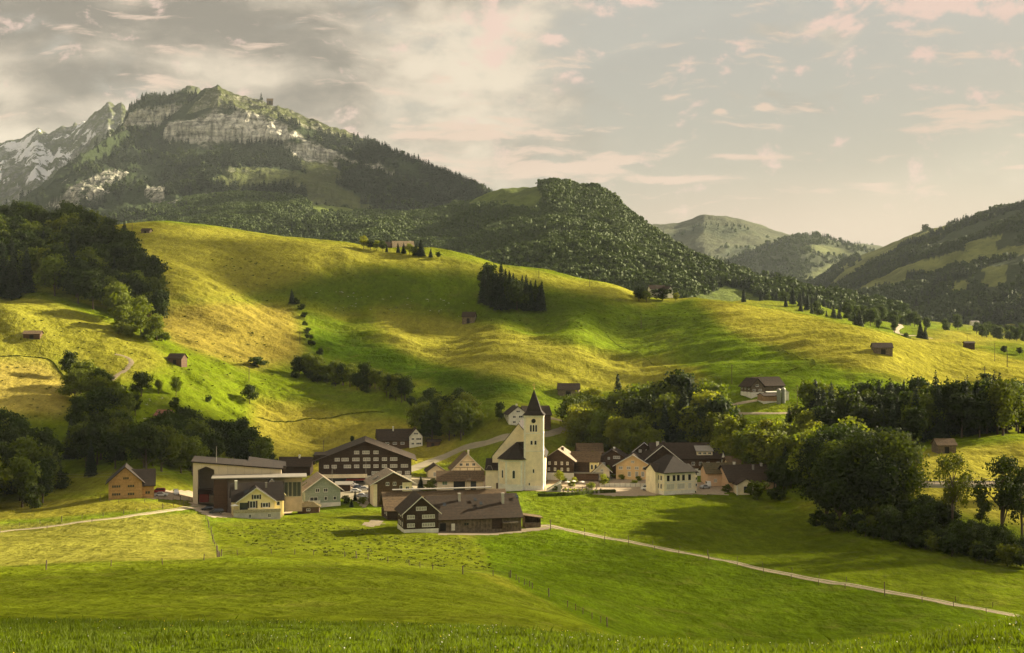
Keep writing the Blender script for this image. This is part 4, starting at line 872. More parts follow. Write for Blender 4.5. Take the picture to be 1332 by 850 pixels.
# --- sage house with pale roof and its garden shed
p = spot(420, 660); s = F/p[1]; t = thing('sage_green_house', p, rad(16), 'grey-green shingled house with pale roof edges and white plinth beside a brown shed', 'house')
W = 46/s; w, r = body(t, W, 13, 6.3, 4.4, PL_G, 'y', rmat=RF_P, ovr=1.2, og=1.0, trim=TRIM, base=(1.6, PL_W))
rows(t, W, 13, [('F',5.3,(-1.9,1.0),1.5,1.3,2),('F',2.4,(1.0,4.2),1.1,1.3,1),('F',2.3,(-3.2,),2.8,1.4,2)], shut=None)
balcony(t, -5.2, -1.2, 0, 1.75, 1.6, PL_W, .9); m = MB(); m.slab([(-W/2-1.0,2,7.2),(-W/2+1.0,2,8.6),(-W/2+1.0,3.6,8.6),(-W/2-1.0,3.6,7.2)], .1); m.build('skylight', GLASS, r)
p2 = spot(401, 668); t = thing('garden_shed', p2, rad(4), 'low brown shed with a flat hipped roof in front of the grey-green house', 'shed')
w, r = body(t, 7.2, 4.5, 2.2, 1.3, WOOD_R, 'x', 'hip', rmat=RF_G, ovr=.5, rl=2.5); window(t,'F',0,.8,1.3,.8,7.2,4.5,2)

# --- dark hotel
p = at(475, 560); s = F/p[1]; t = thing('hotel', p, rad(6), 'large dark timber hotel with broad shallow gable and rows of white windows', 'hotel')
W = 120/s; Dp = 20; hh = 27/s+1.2; ri = 23/s
w, r = body(t, W, Dp, hh, ri, WOOD_D, 'y', rmat=RF_B, ovr=2.2, og=2.0, trim=None, base=(2.9, PL_W))
fl = [(3.1, [(-6.6+.0,2),(-2.5,0)]),]
z1 = 3.3; dz = 2.75
def wrow(z, lst): 
    for xn, n in lst: window(t,'F',(xn-475)/s,z,.85*n+.3,1.25,W,Dp,n,pane=CURT)
wrow(z1,[(488,3),(500,2),(509,3),(519,2),(530,2)]); wrow(z1+dz,[(425,2),(435,2),(452,3),(464,2),(477,3),(489,2),(500,2),(512,3),(526,3)])
wrow(z1+2*dz,[(439,2),(449,3),(463,3),(477,3),(489,2),(500,2),(512,3)]); wrow(z1+3*dz,[(464,2),(476,3),(489,2)])
window(t,'F',(524-475)/s,.4,2.6,1.7,W,Dp,3); window(t,'F',(516-475)/s,.4,1.4,1.7,W,Dp,2)
m = MB(); m.box(-W/2-1.0,W*.02,-4.5,-.1,3.0,3.3); m.box(-W/2-1.0,W*.02,-4.6,-4.45,2.6,4.1); m.build('terrace_canopy', PL_C, t)
m = MB(); m.box(-W/2+.3,W*.0,-.10,-.035,.2,2.7); m.build('glass_front', GLASS, t); 
m = MB(); m.box(-W/2-2.0,-W/2+3,2,14,hh-.4,hh+1.7); m.build('side_dormer', RF_B, r)
o = thing('awning', (p[0]-3.2, p[1]-5.6, p[2]+2.6), 0, 'dark red awning spread over the hotel terrace', 'awning'); m = MB()
m.slab([(-4,0,-.9),(4,0,-.9),(3.2,3.2,.5),(-3.2,3.2,.5)], .08); m.build('canopy', RED, o)
m = MB(); [m.tube([(x,.1,-2.8),(x,.1,-.95)],[.06,.06],6) for x in (-3.8,0,3.8)]; m.build('frame', METAL, o)

# --- brown house
p = spot(511, 660); s = F/p[1]; t = thing('brown_house', p, rad(15), 'brown timber house with pale roof edge and cream corner behind the rear barn', 'house')
W = 50/s; w, r = body(t, W, 12, 7.6, 3.6, WOOD_R, 'y', rmat=RF_P, ovr=1.6, og=1.2, trim=TRIM, z0=1.2)
rows(t, W, 12, [('F',7.7,(-1.9,.6),1.2,1.2,2),('F',6.3,(3.0,),1.1,1.3,1),('F',4.3,(-.5,),2.6,1.1,3)])
m = MB(); m.box(W/2-3.4,W/2+.04,-.04,5,-3,8.6); m.build('plaster_corner', PL_C, t); window(t,'F',W/2-1.6,6.1,1.3,1.1,W,12,2).location.y = -.04
m = MB(); m.box(-W/2-.05,-W/2+1.2,-.05,8,-3,8.3); m.build('plaster_corner', PL_C, t)
m = MB(); m.slab([(-W/2+.2,3,9.6),(-W/2+2.2,3,10.75),(-W/2+2.2,4.6,10.75),(-W/2+.2,4.6,9.6)], .1); m.build('skylight', GLASS, r)

# --- white gable farmhouse with long dark wing above the hotel
p = at(541, 640); s = F/p[1]; t = thing('farmhouse', p, rad(8), 'white-gabled farmhouse with long brown wing on the slope above the dark hotel', 'farmhouse')
W = 17/s; w, r = body(t, W, 9, 4.8, 3.4, PL_W, 'y', rmat=RF_B, ovr=.6, og=.5)
rows(t, W, 9, [('F',1.0,(-1.4,),1.3,1.0,2),('F',1.0,(1.3,),2.4,1.0,3),('F',3.1,(-1.4,),1.3,1.0,2),('F',3.1,(1.3,),2.4,1.0,3),('F',5.6,(0,),2.0,.9,3)])
w, r = body(t, 46/s, 12, 3.3, 4.2, WOOD_R, 'x', rmat=RF_B, ovr=.8, og=.8, x0=-W/2-23/s+2, y0=1.0, name='wing_wall'); chimney(r, -10, 6, 6, 8.8, .3)
for x in (-13,-9.5,-6): window(t,'F',x,1.2,1.8,1.0,W,9,3).location.y = 1.0

# --- cream gable house and low house before it
p = at(608, 575); s = F/p[1]; t = thing('cream_gable_house', p, rad(8), 'house with cream half-timbered gable and wide pale roof edges left of the church', 'house')
W = 36/s; w, r = body(t, W, 11, 6.3, 5.6, PL_C, 'y', rmat=RF_L, ovr=1.3, og=1.0, trim=TRIM); chimney(r, 0.6, 2, 11, 13.2, .35, PL_W)
rows(t, W, 11, [('F',7.0,(-2.6,0,2.6),1.3,1.2,2)]); m = MB()
for z in (6.3, 8.6): m.box(-W/2+.4 if z < 7 else -2.8,W/2-.4 if z < 7 else 2.8,-.05,.0,z,z+.18)
for x in (-3,0,3): m.box(x-.09,x+.09,-.048,.0,1,6.3)
m.build('timber_frame', WOOD_R, t)
p = spot(599, 641); s = F/p[1]; t = thing('low_house', p, rad(3), 'low cream house with grey-brown saddle roof between the farm barn and the church', 'house')
W = 60/s; w, r = body(t, W, 9, 5.0, 2.9, PL_C, 'x', rmat=RF_L, ovr=.9, og=.5)
rows(t, W, 9, [('F',3.0,(-W*.34,),2.0,1.5,2)], pane=simple('green_shutter',(.10,.17,.07),.7,.1,1)); m = MB(); m.box(-W*.15,W*.10,-.08,.0,0,5.3); m.build('carport', DARKIN, t); m = MB(); m.box(W*.22,W*.34,-.06,.0,.2,5.0); m.build('tall_window', GLASS, t)

# --- church
def church():
    p = at(694, 534); s = F/p[1]; t = thing('church', p, rad(-4), 'cream village church with slender tower, dark pointed spire and round-ended choir', 'church')
    tw = 24.5/s; H1 = 97/s
    m = MB(); m.box(-tw/2,tw/2,0,tw,-3,H1); m.build('tower', PL_C, t)
    m = MB()
    for z in (50/s, 73/s): m.box(-tw/2-.15,tw/2+.15,-.15,tw+.15,z,z+.3)
    m.box(-tw/2-.3,tw/2+.3,-.3,tw+.3,H1-.7,H1-.01); m.box(-tw/2-.08,tw/2+.08,-.08,tw+.08,-3,1.6)
    for x in (-tw/2, tw/2):
        for y in (0, tw): m.box(x-.12 if x<0 else x-.55,x+.55 if x<0 else x+.12,y-.12 if y==0 else y-.55,y+.55 if y==0 else y+.12,1.61,H1-.71)
    m.build('string_course', PL_W, t)
    m = MB(); e = tw/2+.7; hb = H1; R0 = [(sx*e, tw/2+sy*e, hb) for sx, sy in ((-1,-1),(1,-1),(1,1),(-1,1))]; e1 = tw/2*.80; R1 = [(sx*e1, tw/2+sy*e1, hb+1.5) for sx, sy in ((-1,-1),(1,-1),(1,1),(-1,1))]
    for i in range(4): j = (i+1)%4; m.face([R0[i],R0[j],R1[j],R1[i]]); m.face([R1[i],R1[j],(0,tw/2,hb+33.5/s)])
    m.face(R0[::-1]); sp_ = m.build('spire', RF_D, t)
    m = MB(); zt = hb+33/s; m.tube([(0,tw/2,zt-.5),(0,tw/2,zt+2.6)],[.10,.06]); m.box(-.7,.7,tw/2-.07,tw/2+.07,zt+1.7,zt+1.87); 
    m.tube([(0,tw/2,zt+.1),(0,tw/2,zt+.35),(0,tw/2,zt+.6)],[.15,.35,.15],8); m.build('cross', COPPER, sp_)
    for x in (-1.0,0,1.0): window(t,'F',x,75.5/s,.85,2.9,tw,tw,1,pane=DARKIN,arch=True)
    m = MB(); N = 14; m.tube([(0,-.03,H1-2.1),(0,-.12,H1-2.1)],[.85,.85],N); m.build('louvre', DARKIN, t)
    window(t,'R',tw/2,75.5/s,1.4,4.0,tw,tw,1,pane=DARKIN,arch=True)
    for x in (-.75,.75): window(t,'F',x,58.5/s,1.0,1.7,tw,tw,1,pane=DARKIN)
    window(t,'F',0,22/s,.7,1.5,tw,tw,1,pane=DARKIN); window(t,'F',-1.6,1.7,.6,1.0,tw,tw,1,pane=DARKIN)
    # nave with steep gable behind the tower
    nx = (673-694)/s; Wn = 69/s; hn = 41/s; rn = 46/s
    body(t, Wn, 22, hn, rn*.93, PL_C, 'y', rmat=RF_D, ovr=.5, og=.15, name='nave_wall', x0=nx, y0=6.5, t=.3)
    # choir block and polygonal apse
    cxx = (668.5-694)/s; R = 20/s; hc = 40/s
    pts = [(cxx-R, 5.5),(cxx-R,2.2)]+[(cxx-R*.5,-1.2),(cxx+R*.5,-1.2)]+[(cxx+R*.95,2.2),(cxx+R*.95,5.5)]
    m = MB()
    for i in range(len(pts)-1): a,b2 = pts[i],pts[i+1]; m.face([(a[0],a[1],-3),(b2[0],b2[1],-3),(b2[0],b2[1],hc),(a[0],a[1],hc)])
    m.build('choir_wall', PL_C, t)
    m = MB(); 
    def ring(k, z0, z1):
        q = [((x-cxx)*k+cxx, (y-4)*k+4) for x, y in pts]
        for i in range(len(q)-1): a,b2 = q[i],q[i+1]; m.face([(a[0],a[1],z0),(b2[0],b2[1],z0),(b2[0],b2[1],z1),(a[0],a[1],z1)])
    ring(1.012,-3,2.2); ring(1.02,hc-1.0,hc)
    for x, y in pts[1:-1]: m.box(x-.35,x+.35,y-.18,y+.3,-3,hc-.9)
    m.build('pilaster', PL_W, t)
    m = MB(); q = [((x-cxx)*1.13+cxx, (y-4)*1.16+4) for x, y in pts]; A = (cxx+.6, 5.2, hc+24/s*.86); B = (cxx+3.8, 6.4, hc+24/s*.86)
    q[0] = (q[0][0], 6.4); q[-1] = (q[-1][0], 6.4)
    for i in range(len(q)-1): m.face([(q[i][0],q[i][1],hc-.1),(q[i+1][0],q[i+1][1],hc-.1),A])
    m.face([(q[-1][0],q[-1][1],hc-.1),B,A]); m.face([(x,y,hc-.1) for x,y in q][::-1]); m.build('choir_roof', RF_D, t)
    for i, (a,b2) in enumerate(((pts[1],pts[2]),(pts[2],pts[3]),(pts[3],pts[4]))):
        mx_, my_ = (a[0]+b2[0])/2, (a[1]+b2[1])/2; an = math.atan2(b2[1]-a[1], b2[0]-a[0]); o = window(t,'F',0,15/s,1.15,3.3,1,1,1,pane=GLASS,arch=True); o.location = (mx_,my_,15/s); o.rotation_euler = (0,0,an)
    body(t, 19/s, 12, 25/s, 14/s*.85, PL_C, 'x', rmat=RF_D, ovr=.5, og=.3, name='sacristy_wall', x0=(640-694)/s, y0=3)
    m = MB(); m.box((646-694)/s-.5,(646-694)/s+.5,2.93,3.0,0,2.2); m.build('door', DOORM, t)
    m = MB(); m.tube([((632-694)/s,2.5,25/s+.4),((634-694)/s,2.3,25/s+1.6),((638-694)/s,2.2,25/s+1.5),((640-694)/s,2.2,25/s-.2)],[.08,.08,.08,.08],6); m.build('flue_pipe', METAL, t)
church()
# church stair ramp
p = spot(722, 640); t = thing('outdoor_stair', (p[0],p[1],p[2]), rad(0), 'white-railed outdoor stair beside the church tower', 'stair'); m = MB()
for k in range(10): m.box(-3.2+k*.55,-2.6+k*.55,0,1.8,-1,.25+k*.33)
m.build('steps', CONC, t); m = MB(); m.slab([(-3.2,-.15,1.2),(2.6,-.15,4.6),(2.6,-.05,4.6),(-3.2,-.05,1.2)], .7); m.build('railing', TRIM, t)

# --- chalets right of the church
def two_tone(px, py, wpx, dep, h, ri, rz, label, mat, base, rmat=RF_B, wins=(), trim=None, ovr=1.0, name='chalet', axis='y'):
    p = spot(px, py); s = F/p[1]; t = thing(name, p, rad(rz), label, 'house'); W = wpx/s/max(.7, math.cos(rad(rz)))
    w, r = body(t, W, dep, h, ri, mat, axis, rmat=rmat, ovr=ovr, og=.9, trim=trim, base=base)
    for f, z, us, ww, hh_, n in wins:
        for u in us: window(t, f, u*(W if f in 'FB' else dep), z, ww, hh_, W, dep, n, pane=CURT)
    return t, r, W, s
t, r, W, s = two_tone(726, 625, 40, 12, 8.0, 4.2, -10, 'dark chalet with white ground floor and sunlit roof right of the tower', WOOD_D, (3.0, PL_W), RF_P, [('F',3.8,(-.3,-.1,.12,.32),.9,1.2,1),('F',6.2,(-.28,-.08,.12,.3),.9,1.2,1),('F',.8,(-.25,.2),2.6,1.5,3)])
chimney(r, 1.2, 4, 10, 12.6, .5, WOOD_D)
body(t, 11, 9, 7.4, 3.2, WOOD_D, 'x', rmat=RF_L, ovr=.6, og=.6, name='wing_wall', x0=W/2+4.0, y0=3.2)
m = MB(); m.box(W/2+6.0,W/2+9.56,3.15,4.2,3.0,7.6); m.build('bay_wall', PL_Y, t)
for x in (W/2+6.9,W/2+8.4): window(t,'F',x,4.2,1.0,2.0,W,9,1,arch=True).location.y = 3.15
m = MB(); m.box(W/2-.5,W/2+9.7,1.2,3.14,0,2.8); m.build('red_extension', WOOD_R, t)
m = MB(); m.box(W/2-.8,W/2+11.5,.6,3.14,2.82,3.1); m.build('extension_roof', METAL, t)
t, r, W, s = two_tone(797, 620, 42, 12, 6.6, 4.0, -8, 'brown chalet with grey shutters half hidden behind the orange house', WOOD_R, (1.0, CONC), RF_B, [('F',1.8,(-.3,),3.2,1.2,4),('F',4.5,(-.32,),2.4,1.1,3),('F',7.2,(.12,),2.8,1.1,3),('F',6.9,(-.12,),.9,.9,1)], ovr=1.4)
chimney(r, .3, 5, 9.6, 11.2, .35)
t, r, W, s = two_tone(823, 624, 43, 12, 5.9, 3.9, -8, 'orange plastered house with shallow dark roof and white right eave', PL_O, None, RF_B, [('F',1.2,(-.1,.12,.30),1.3,2.0,1),('F',4.0,(-.36,-.12,.12,.36),1.6,1.2,2),('F',6.6,(.0,),1.3,.9,2)], trim=TRIM, ovr=1.3, name='orange_house')
# --- schoolhouse
p = at(864, 526); s = F/p[1]; t = thing('schoolhouse', p, rad(24), 'pale yellow three-storey schoolhouse with big dark hipped roof', 'school')
W = 42/s/math.cos(rad(24)); Dp = 14
x0 = W/2; w, r = body(t, W, Dp, 29/s, 5.6, PL_S2, 'y', 'hip', rmat=RF_D, ovr=.9, base=None, x0=x0, rl=5)
m = MB(); m.box(-.08,W+.08,-.08,Dp+.08,-3,1.5); m.build('plinth', PL_W, t); m = MB(); m.box(-.12,W+.12,-.12,Dp+.12,29/s-.75,29/s-.2); m.box(-.06,W+.06,-.06,Dp+.06,4.6,4.8); m.build('cornice', TRIM, t)
for k, u in enumerate((.13,.32,.46,.63,.83)): window(t,'F',W*u,5.2,1.15,2.1,W,Dp,1,pane=DARKIN,frame=TRIMD)
for u, ww in ((.2,3.4),(.55,3.2),(.84,1.4)): window(t,'F',W*u,2.1,ww,2.0,W,Dp,2,pane=BLIND)
for k in range(5): window(t,'F',W*(.12+.19*k),.4,.9,.7,W,Dp,1,pane=DARKIN,proud=.12)
for z in (2.1, 5.2):
    for u in (2.2,4.4,6.6,9.4,11.6): o = window(t,'L',u,z,1.5,2.0,0,Dp,2,pane=GLASS)
body(t, 7/s, 10, 29/s-.6, 2.6, PL_C, 'x', 'hip', rmat=RF_D, ovr=.5, rl=1, name='stair_wing_wall', x0=W+3.4/s, y0=1.6)
for z in (2.4,4.8,6.6): window(t,'F',W+1.7,z,.7,1.1,W,Dp,1).location.y = 1.6
body(t, 5, 7, 29/s+.3, 2.4, PL_S2, 'x', rmat=RF_B, ovr=.5, og=.5, name='dormer_wall', x0=1.3, y0=4.5, down=2)
door(t,'L',8.2,1.5,2.6,0,Dp)
# --- big dark chalet behind the school
p = at(905, 566); s = F/p[1]; t = thing('inn', p, rad(2), 'long dark inn with pale dormer on its big roof behind the schoolhouse', 'inn')
w, r = body(t, 92/s, 15, 7.4, 5.2, WOOD_R, 'x', rmat=RF_B, ovr=1.0, og=.8, base=(3.0, PL_W), x0=-3)
m = MB(); m.box(.6,7.0,1.0,5,8.2,9.8); dm = m.build('dormer', PL_C, r); m = MB(); m.slab([(.2,.4,10.0),(7.4,.4,10.0),(7.4,6.4,11.9),(.2,6.4,11.9)], .2); m.build('dormer_roof', METAL, dm)
for x in (1.8,3.8,5.8): window(t,'F',x,8.6,1.3,.9,1,1,2).location.y = 1.0
for x in (-1,2,5,9): window(t,'F',x,4.4,1.3,1.3,1,1,2)
m = MB(); m.box(10.4,11.8,-.2,3,-1,7.3); m.face([(10.4,-.2,7.3),(11.8,-.2,7.3),(11.1,-.2,9.6)]); m.build('white_gable', PL_W, t)
w, r = body(t, 40/s, 14, 7.4, 5.0, WOOD_D, 'y', rmat=RF_B, ovr=2.2, og=1.4, trim=TRIM, name='wing_wall', x0=-13.6, y0=-.8); chimney(r, -12.6, 3, 11, 13.6, .5, TRIMD); chimney(r, -14.6, 6, 11, 13.2, .5)
# --- salmon house and bungalow
t, r, W, s = two_tone(941, 632, 42, 11, 5.2, 3.0, 6, 'salmon-coloured house with mossy saddle roof right of the schoolhouse', PL_S, None, RF_G, [('F',1.4,(-.25,.05,.3),1.2,1.3,2)], name='salmon_house', axis='x')
chimney(r, 5.2, 3.5, 6.6, 8.6, .4)
t, r, W, s = two_tone(980, 639, 62, 18, 4.0, 5.0, 10, 'large bungalow with wide brown hipped roof partly covered by garden bushes', PL_S, None, RF_B, [('F',1.0,(-.35,),1.8,1.4,2)], name='bungalow', axis='x')
chimney(r, 2, 6, 6, 9.2, .35, METAL); chimney(r, 6, 8, 6, 9.6, .4, CONC)
body(t, 7, 5, 3.2, 2.0, PL_C, 'y', rmat=RF_B, ovr=.5, og=.5, name='porch_wall', x0=-4.5, y0=-4.5); m = MB(); m.box(-5.4,-3.6,-4.57,-4.5,0,2.4); m.build('porch_door', GLASS, t)
m = MB(); m.box(-.9,-.4,-4.9,-4.4,-1,3.2); m.box(-8.3,-7.9,-4.9,-4.4,-1,3.2); m.build('porch_post', PL_W, t)

t, r, W, s = two_tone(758, 612, 24, 8, 4.6, 2.8, 12, 'small brown house tucked between the dark chalet and the brown chalet', WOOD_R, None, RF_B, [('F',2.2,(-.2,.2),1.0,1.1,2)], name='small_house')
t, r, W, s = two_tone(838, 606, 26, 10, 6.2, 3.4, -6, 'brown-roofed house rising behind the orange house', WOOD_D, None, RF_B, [('F',5.6,(-.2,.15),1.2,1.1,2)], name='small_house', trim=TRIM)
t, r, W, s = two_tone(768, 603, 30, 8, 5.0, 3.0, 4, 'long brown roof at the wood edge behind the chalets', WOOD_R, None, RF_L, [], name='small_house', axis='x')
t, r, W, s = two_tone(783, 626, 20, 8, 4.2, 2.8, 8, 'small cream house with brown gable roof behind the churchyard', PL_C, None, RF_L, [('F',1.2,(-.22,.22),1.0,1.1,2),('F',3.8,(0,),1.2,.9,2)], name='small_house', trim=TRIM)
t, r, W, s = two_tone(962, 622, 26, 9, 5.0, 3.0, 5, 'cream house half hidden between the salmon house and the sunny grove', PL_C, None, RF_L, [('F',3.0,(-.3,0,.3),1.1,1.1,2)], name='small_house', axis='x')
t, r, W, s = two_tone(567, 622, 20, 7, 3.2, 2.2, 10, 'small cream garage between the brown house and the cream gable house', PL_C, None, RF_B, [('F',.6,(0,),2.2,1.8,1)], name='garage')
t, r, W, s = two_tone(447, 640, 17, 6, 2.8, .6, 4, 'low brown garage beside the hotel car park', WOOD_D, None, METAL, [], name='garage', axis='x')
for i, (px, py) in enumerate(((738,634),(746,633),(757,634))):
    q = spot(px, py); t = thing('sunshade', q, 0, 'small pale sunshade in front of the dark chalet', 'sunshade', 'sunshades before the dark chalet'); m = MB(); m.tube([(0,0,0),(0,0,2.2)],[.04,.03],6); m.build('pole', METAL, t)
    m = MB()
    for k in range(8): a, b2 = 2*PI*k/8, 2*PI*(k+1)/8; m.face([(0,0,2.45),(1.2*math.cos(a),1.2*math.sin(a),2.0),(1.2*math.cos(b2),1.2*math.sin(b2),2.0)])
    m.build('canopy', TRIM, t)

# --- white farmhouse above the church
p = at(674, 640); s = F/p[1]; t = thing('farmhouse', p, rad(14), 'white farmhouse with dark roof and brown barn wing on the meadow above the church', 'farmhouse')
W = 25/s; w, r = body(t, W, 9, 5.2, 3.3, PL_W, 'y', rmat=RF_B, ovr=.6, og=.6); chimney(r, 0, 3, 8, 9.4, .3)
rows(t, W, 9, [('F',1.0,(-1.8,),1.4,1.1,2),('F',1.0,(1.6,),2.6,1.1,3),('F',3.4,(-1.8,),1.4,1.1,2),('F',3.4,(1.6,),2.6,1.1,3),('F',5.9,(0,),1.8,.9,2),('L',1.2,(2.5,6),1.1,1.2,1),('L',3.5,(2.5,6),1.1,1.2,1)])
body(t, 35/s, 9.5, 4.6, 3.6, WOOD_R, 'x', rmat=RF_B, ovr=.7, og=.6, x0=W/2+15/s, y0=1.2, name='barn_wall')

# --- timber house at the left
p = spot(163, 649); s = F/p[1]; t = thing('timber_house', p, rad(14), 'new orange timber house with dark roof beside the cars at the left', 'house')
W = 42/s; w, r = body(t, W, 11, 5.6, 4.7, WOOD_O, 'y', rmat=RF_D, ovr=1.0, og=.9)
rows(t, W, 11, [('F',1.0,(-W*.27,),2.9,1.0,4),('F',1.0,(W*.17,),2.3,1.0,3),('F',3.6,(-W*.27,),2.9,1.0,4),('F',3.6,(W*.17,),2.3,1.0,3),('F',6.2,(.2,),2.0,1.0,3),('L',1.1,(3,7),1.3,1.1,2),('L',3.7,(3,7),1.3,1.1,2)], frame=WOOD_O)
m = MB(); [m.box(-W/2-.05,W/2+.05,-.12,-.0,z,z+.16) for z in (2.9,5.5)]; m.build('eyebrow_board', WOOD_O, t)
body(t, 10, 9, 4.4, 4.4, WOOD_O, 'x', rmat=RF_D, ovr=.7, og=.6, x0=W/2-1.2, y0=1.3, name='wing_wall'); window(t,'F',W/2+1.8,1.1,1.7,1.1,W,11,2,frame=WOOD_O).location.y = 1.3
m = MB(); m.slab([(-W/2+.8,3,7.75),(-W/2+1.7,3,8.7),(-W/2+1.7,4.3,8.7),(-W/2+.8,4.3,7.75)], .1); m.build('skylight', GLASS, r)
# --- farm with silos
p = spot(985, 516); s = F/p[1]; t = thing('farmhouse', p, rad(22), 'brown farmhouse with joined barn and pale ground floor on the right hillside', 'farmhouse')
W = 17/s*1.1; w, r = body(t, W, 9, 4.9, 3.2, WOOD_G, 'y', rmat=RF_B, ovr=.9, og=.8, base=(1.9, PL_W)); rows(t, W, 9, [('F',2.4,(-1.6,1.6),1.6,.9,2),('F',4.5,(0,),1.6,.9,2),('L',1.0,(2,5,8),.9,1,1),('L',3.1,(2,5,8),.9,1,1),('F',.3,(-2,0,2),1.1,1.3,1)])
body(t, 14, 10, 4.9, 3.4, WOOD_G, 'x', rmat=RF_B, ovr=.8, og=.6, x0=W/2+5, y0=1.5, name='barn_wall')
p2 = spot(1004, 524); t = thing('cattle_shed', p2, rad(10), 'wooden cattle shed with white-topped roof between farmhouse and silos', 'shed')
body(t, 22/s, 8, 3.0, 1.0, simple('larch_boards',(.34,.21,.10),.9,.2,1,stripes=('xy',2,.3)), 'x', rmat=RF_B, ovr=.4, og=.3, base=(.7, PL_W)); m = MB(); m.slab([(-1,3.8,4.6),(6.2,3.8,4.6),(6.2,5.6,4.8),(-1,5.6,4.8)], .3); m.build('skylight', TRIM, t)
SILO = simple('silo_grey_green', (.22,.23,.17), .6, .1, 1, stripes=(2, .8, .15))
for i, px in enumerate((1013, 1019)):
    o = thing('silo', spot(px, 525 if i == 0 else 524), 0, ('left tower silo, grey-green, beside the cattle shed','right tower silo, grey-green, at the farm\'s right end')[i], 'silo', None)
    m = MB(); m.tube([(0,0,-1),(0,0,17/s)],[.95,.95],16); m.build('drum', SILO, o, smooth=False); m = MB(); m.tube([(0,0,17/s),(0,0,17/s+.5),(0,0,17/s+.9)],[.97,.7,.12],16); m.build('cap', METAL, o)
p = spot(1023, 521); t = thing('shed', p, 0, 'little white shed at the right of the tower silos', 'shed'); body(t, 2.2, 3, 3.6, .8, PL_W, 'y', rmat=METAL, ovr=.3, og=.3)

# --- small barns on the meadows
def barn(px, py, wpx, hpx, rpx, dep, rz, label, mat=WOOD_G, rmat=RF_B, axis='x', D=None, name='field_barn', base=None, g=.5):
    p = spot(px, py) if D is None else ((px-CX)/F*D, D, HC-(py-HY)*D/F); s = F/p[1]; t = thing(name, p, rad(rz), label, 'barn'); W = wpx/s
    vis = math.tan(math.atan2(py-HY, F))
    body(t, W, dep, hpx/s, max(.6, rpx/s-vis*dep/2), mat, axis, rmat=rmat, ovr=.5, og=g, base=base, t=.15)
    m = MB(); m.box(-W*.12,W*.12,-.05,0,0,hpx/s*.75); m.build('door', DARKIN, t); return t
barn(41, 441, 21, 6.5, 4, 7, 6, 'small brown hay barn on the bright slope near the left edge', WOOD_R, RF_L)
barn(227, 474, 19, 8, 6, 7, -10, 'dark brown hay barn near the top of the hillside track', WOOD_R, RF_B)
barn(209, 545, 18, 4.5, 7, 7, -15, 'small shed with rusty red hipped roof among the hillside trees', WOOD_D, RF_R)
barn(189, 303, 11, 3.5, 2.5, 6, -5, 'tiny dark barn near the crest at the upper left', WOOD_G, RF_B)
barn(609, 421, 16, 9, 6, 8, -8, 'small plank barn on the lit meadow below the spruce clump', WOOD_G, RF_B)
barn(739, 516, 27, 9, 8, 9, -6, 'weathered grey barn with lean-to above the bright wood', WOOD_G, RF_B)
barn(1149, 461, 24, 9, 6, 8, -4, 'brown hay barn standing in the yellow hillside meadow', WOOD_G, RF_B)
barn(1232, 590, 24, 11, 8, 7, 3, 'dark square hut on the bright mound before the right wood', WOOD_G, RF_L)
barn(563, 581, 16, 6, 3, 6, -5, 'little reddish shed at the foot of the road clump', WOOD_R, RF_B)
barn(1095, 541, 17, 7, 7, 8, 10, 'brown gabled house half hidden behind the right wood', WOOD_R, RF_R, 'y', name='hillside_house')
barn(1272, 533, 18, 8, 8, 9, -20, 'pale-walled farmhouse half hidden by the right wood', PL_S, RF_L, 'y', name='hillside_house')
barn(1285, 538, 16, 8, 7, 9, 0, 'dark-roofed barn behind the pale-walled farmhouse', WOOD_D, RF_B)
barn(1322, 538, 28, 8, 8, 12, -6, 'long dark barn roof at the right picture edge', WOOD_D, RF_B)
barn(1262, 449, 12, 2.5, 2, 5, 0, 'low dark shed beside the valley field', WOOD_D, RF_B, D=900)
barn(1269, 422, 10, 2.5, 2, 9, 0, 'white-roofed hall beside the far valley road', PL_W, METAL, D=2000)
# ridge farm and crest farm
barn(507, 328, 30, 7, 6, 9, 8, 'ridge farm barn with dark boarded wall left of the farmhouse', WOOD_D, RF_B, D=1075)
barn(525, 329, 27, 8, 7, 9, 12, 'ridge farmhouse with sunlit tan roof and pale gable', PL_C, simple('tan_tiles',(.24,.18,.10),.85,.3,1), D=1070, name='ridge_farmhouse')
barn(561, 334, 10, 2.5, 1.6, 6, 0, 'low white-roofed shed at the right of the ridge farm', PL_W, TRIM, D=1070)
barn(856, 381, 20, 5, 4.5, 9, 6, 'crest farmhouse with brown roof between trees', PL_W, RF_B, D=975, name='crest_farmhouse')
barn(872, 382, 9, 4.5, 4.5, 9, 30, 'white-gabled annexe at the right of the crest farmhouse', PL_W, RF_B, 'y', D=970)
p = at(478.5, 1080); s = F/1080; t = thing('goal_frame', p, 0, 'white steel frame standing on the ridge beside the bright trees', 'frame'); m = MB()
for x0, x1, h in ((-2.6,2.6,4.4),(-1.0,1.6,3.4)):
    m.box(x0-.2,x0+.2,-.15+x0*.02,.15+x0*.02,-.5,h); m.box(x1-.2,x1+.2,-.15+x0*.02,.15+x0*.02,-.5,h); m.box(x0,x1,-.15+x0*.02,.15+x0*.02,h-.3,h+.1)
m.build('frame', TRIM, t)
# summit hut far up
barn(351, 135, 8, 4, 2.5, 14, 10, 'tiny hut silhouetted on the grassy mountain shoulder', WOOD_R, RF_L, D=4460, name='mountain_hut')

